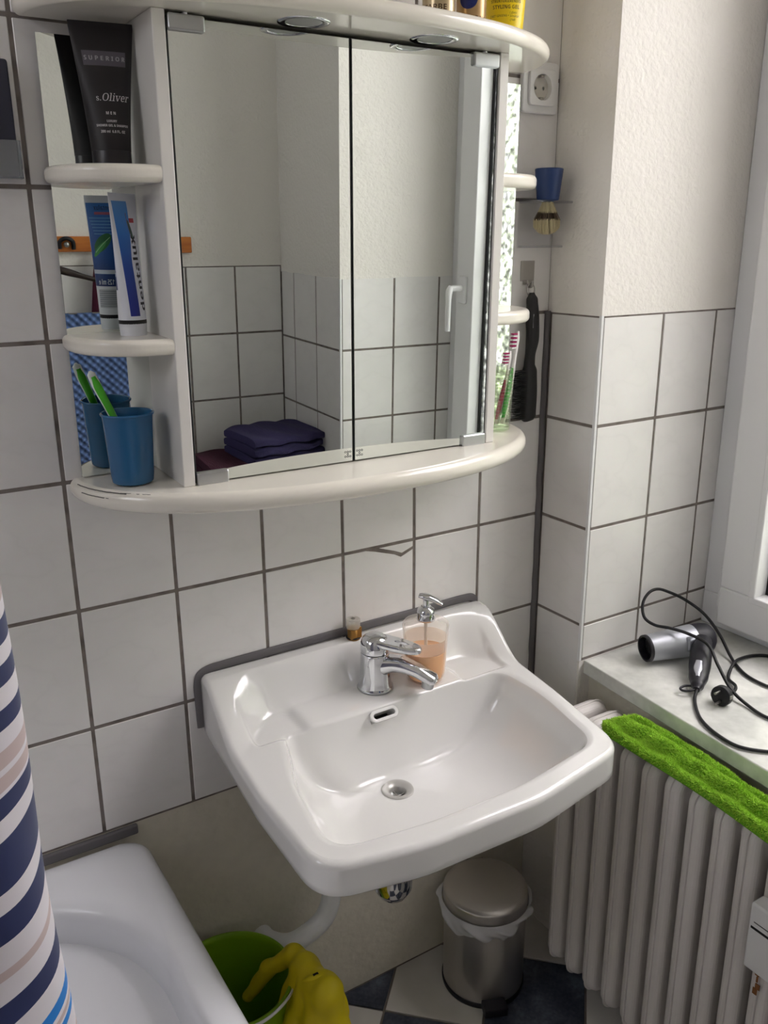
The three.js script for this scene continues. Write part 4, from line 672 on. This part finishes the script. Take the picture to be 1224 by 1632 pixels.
// ------------------------------------------------------------------ shower curtain and its rail
{
  const tex = canvasTex(64, 2048, (x, w, h) => {   // stripes, top of canvas = top of curtain section (1 unit of v = 0.62 m)
    x.fillStyle = '#e4dfe6'; x.fillRect(0, 0, w, h); const S = (a, b, c) => { x.fillStyle = c; x.fillRect(0, a * h, w, (b - a) * h); };
    const navy = '#26305f', taupe = '#c9b6b6', blue = '#0f7fd6';
    S(.000, .020, taupe); S(.045, .085, navy); S(.118, .155, navy); S(.195, .232, navy); S(.268, .300, taupe); S(.312, .340, taupe); S(.348, .386, navy); S(.425, .520, navy); S(.560, .620, navy); S(.675, .695, taupe); S(.745, .800, navy); S(.860, .892, blue); S(.905, .918, taupe); S(.925, .945, blue);
  });
  tex.wrapS = tex.wrapT = THREE.RepeatWrapping; tex.magFilter = THREE.LinearFilter;
  const t = thing('shower_curtain', 'white shower curtain with navy blue and beige stripes hanging in front of the bathtub', 'curtain', [-1.163, 0, .768]);
  // the end of the curtain is one wide round fold, tighter pleats follow along the rail
  const P = []; for (let i = 0; i <= 60; i++) { const a = lerp(-.9, Math.PI * .97, i / 60); P.push([.058 * Math.cos(a), .062 * Math.sin(a)]); } const last = P[P.length - 1];
  for (let i = 1; i <= 200; i++) { const q = i / 200; P.push([last[0] - .75 * q, last[1] + .024 * (1 - Math.cos(q * 20 * Math.PI))]); }
  const acc = [0]; for (let i = 1; i < P.length; i++) acc.push(acc[i - 1] + Math.hypot(P[i][0] - P[i - 1][0], P[i][1] - P[i - 1][1]));
  const pos = [], uv = [], idx = []; const NY = 110, y0 = .26, y1 = 1.955;
  for (let j = 0; j <= NY; j++) { const y = lerp(y0, y1, j / NY), k = 1 - .10 * sstep(1.3, 1.955, y); for (let i = 0; i < P.length; i++) { const wob = .0014 * Math.sin(y * 13 + i * .16) + .0008 * Math.sin(y * 31 - i * .3); pos.push((P[i][0] + wob) * k - .022 * (y - 1.0), y, (P[i][1] + wob) * k); uv.push(acc[i], (y - 1.009) / .31); } }
  const w = P.length; for (let j = 0; j < NY; j++) for (let i = 0; i < w - 1; i++) { const a = j * w + i; idx.push(a, a + w, a + 1, a + 1, a + w, a + w + 1); }
  const g = new THREE.BufferGeometry(); g.setAttribute('position', new THREE.Float32BufferAttribute(pos, 3)); g.setAttribute('uv', new THREE.Float32BufferAttribute(uv, 2)); g.setIndex(idx); g.computeVertexNormals();
  part(t, 'cloth', g, phy(0xffffff, .7, { map: tex, side: THREE.DoubleSide, transmission: .12, thickness: 0 }));
  for (let k = 0; k < 9; k++) part(t, 'curtain_ring', new THREE.TorusGeometry(.019, .0018, 8, 28).rotateY(Math.PI / 2).translate(.02 - .095 * k, 1.967, .008), M.chrome);
  const r = thing('curtain_rail', 'chrome shower curtain rail above the bathtub', 'rail', [0, 0, 0]);
  part(r, 'rod', cyl([XW, 1.975, .776], [-.80, 1.975, .776], .0115), M.chrome);
  part(r, 'rod_return', cyl([-.80, 1.975, .776], [-.80, 1.975, 0], .0115), M.chrome);
}

// ------------------------------------------------------------------ things by the opposite wall, seen in the mirrors
{
  const t = thing('hook_rack', 'wooden hook rack on the opposite wall seen in the mirror', 'hook rack', [-.46, 1.446, ZO]);
  part(t, 'board', rbox(-.175, .175, -.022, .022, -.016, 0, .003), mat(0xe39a48, .45, { map: dataTex(256, (u, v) => { const n = fbm(u * 3, v * 40, 40, 4); return mix3([.78, .62, .42], [1, .92, .78], n); }, true, 3) }), 'orange brown wood');
  for (const x of [-.125, -.02, .10]) { const h = part(t, 'hook', tube([[x - .02, -.012, -.022], [x - .018, .008, -.026], [x, .017, -.03], [x + .018, .008, -.026], [x + .02, -.014, -.022]], .006, 30, 10), M.black, 'black arched hook'); part(h, 'knob', new THREE.SphereGeometry(.0085, 24, 16).translate(x, .0, -.028), M.satin, 'steel ball'); part(h, 'hook_stem', cyl([x, 0, -.028], [x, 0, -.012], .004), M.satin); }
  // burgundy towel hung from a hook, blue waffle towel below and in front
  const cloth = (name, label, x0, x1, y0, y1, z, m, th, wav, taper, group) => {
    const c = thing(name, label, 'towel', [(x0 + x1) / 2, 0, z]); const NX = 60, NY = 60, rings = [];
    for (let j = 0; j <= NY; j++) { const v = j / NY, y = lerp(y0, y1, v), k = lerp(1, taper, v ** 1.6), r = []; const F = (u, o) => V((u - .5) * (x1 - x0) * k, y, wav * Math.sin(u * 21 + v * 2) * (1 - .3 * v) + o); for (let i = 0; i <= NX; i++) r.push(F(i / NX, th / 2)); for (let i = NX; i >= 0; i--) r.push(F(i / NX, -th / 2)); rings.push(r); }
    const g = fixWinding(loft(rings, { uvm: (u, v, p) => [p.x, p.y] })); part(c, 'cloth', g, m); return c;
  };
  cloth('hanging_towel', 'burgundy towel hanging from the hook rack on the opposite wall', -.555, -.435, .95, 1.432, ZO - .045, mat(0x551a33, .95), .008, .009, .22);
  const waf = mat(0x7d95d2, .95, { bumpMap: dataTex(256, (u, v) => { const a = Math.sin(u * Math.PI * 16), b = Math.sin(v * Math.PI * 16); return clamp(.5 + .5 * a * b); }, false, 5), bumpScale: .010, map: dataTex(256, (u, v) => { const a = Math.sin(u * Math.PI * 16) * Math.sin(v * Math.PI * 16); const b = .82 + .18 * a; return [b * .95, b, b]; }, true, 5) });
  cloth('waffle_towel', 'blue waffle towel hanging low on the opposite wall', -.66, -.432, .70, 1.253, ZO - .075, waf, .006, .003, 1);
  const h = thing('waffle_towel_rail', 'thin steel rail carrying the blue waffle towel on the opposite wall', 'rail', [0, 0, 0]);
  part(h, 'rod', cyl([-.70, 1.2515, ZO - .075], [-.40, 1.2515, ZO - .075], .0022), M.steel); for (const x of [-.70, -.40]) part(h, 'rail_arm', cyl([x, 1.2515, ZO - .075], [x, 1.2515, ZO], .0022), M.steel);
  const a = thing('bath_brush', 'dark wooden bath brush handle hanging aslant from the hook rack', 'brush', [0, 0, 0]);
  part(a, 'handle', sweep([[-.66, 1.388, ZO - .058], [-.605, 1.372, ZO - .06], [-.54, 1.352, ZO - .062], [-.47, 1.333, ZO - .064], [-.44, 1.325, ZO - .064]], [.006, .011, .007, .006, .005], [.005, .006, .005, .005, .004], [0, 0, 1], 18, 30), mat(0x2a1d18, .5));
}
{
  const c = thing('low_cabinet', 'low white cabinet in the corner by the window carrying folded towels', 'cabinet', [-.185, 0, 1.38]);
  part(c, 'body', rbox(-.18, .18, .05, .792, -.17, .175, .003), M.white); part(c, 'plinth', box(-.17, .17, 0, .05, -.16, .17), M.black);
  const d = part(c, 'door', rbox(-.175, .175, .06, .785, -.188, -.171, .003), M.white); part(d, 'knob', new THREE.SphereGeometry(.012, 20, 14).translate(-.14, .60, -.198), M.chrome);
  const fold = (name, label, x, y, z, w, h, dp, col, layers, turn) => {
    const t = thing(name, label, 'towel', [x, y, z], turn, 'folded towels on the low cabinet');
    for (let k = 0; k < layers; k++) { const hh = h / layers, rings = []; for (let j = 0; j <= 40; j++) { const v = j / 40, r = []; const e = 1 - .12 * (2 * v - 1) ** 8; for (let i = 0; i < 48; i++) { const a = i / 48 * 2 * Math.PI, ca = Math.cos(a), sa = Math.sin(a), n = .38; const lump = 1 + .06 * Math.sin(v * 8 + k * 2); r.push(V((v - .5) * w, hh * (k + .5) + (hh * .52 * lump * e) * Math.sign(sa) * Math.abs(sa) ** n + .003 * Math.sin(v * 17 + k + ca * 3), dp / 2 * e * Math.sign(ca) * Math.abs(ca) ** n + .006 * Math.sin(v * 5 + k * 3))); } rings.push(r); } part(t, 'fold', fixWinding(loft(rings)), col); }
    return t;
  };
  const terry = (c) => mat(c, .97, { bumpMap: dataTex(256, (u, v) => fbm(u * 60, v * 60, 60, 2), false, 3), bumpScale: .004 });
  fold('folded_towel', 'burgundy folded towel at the bottom of the pile on the low cabinet', -.18, .793, 1.37, .33, .052, .28, terry(0x47182f), 2, .05);
  fold('folded_towel', 'dark violet folded towel on top of the burgundy towel', -.125, .846, 1.36, .235, .078, .22, terry(0x3b3560), 3, -.12);
}
shadows(scene);
renderer.render(scene, camera);
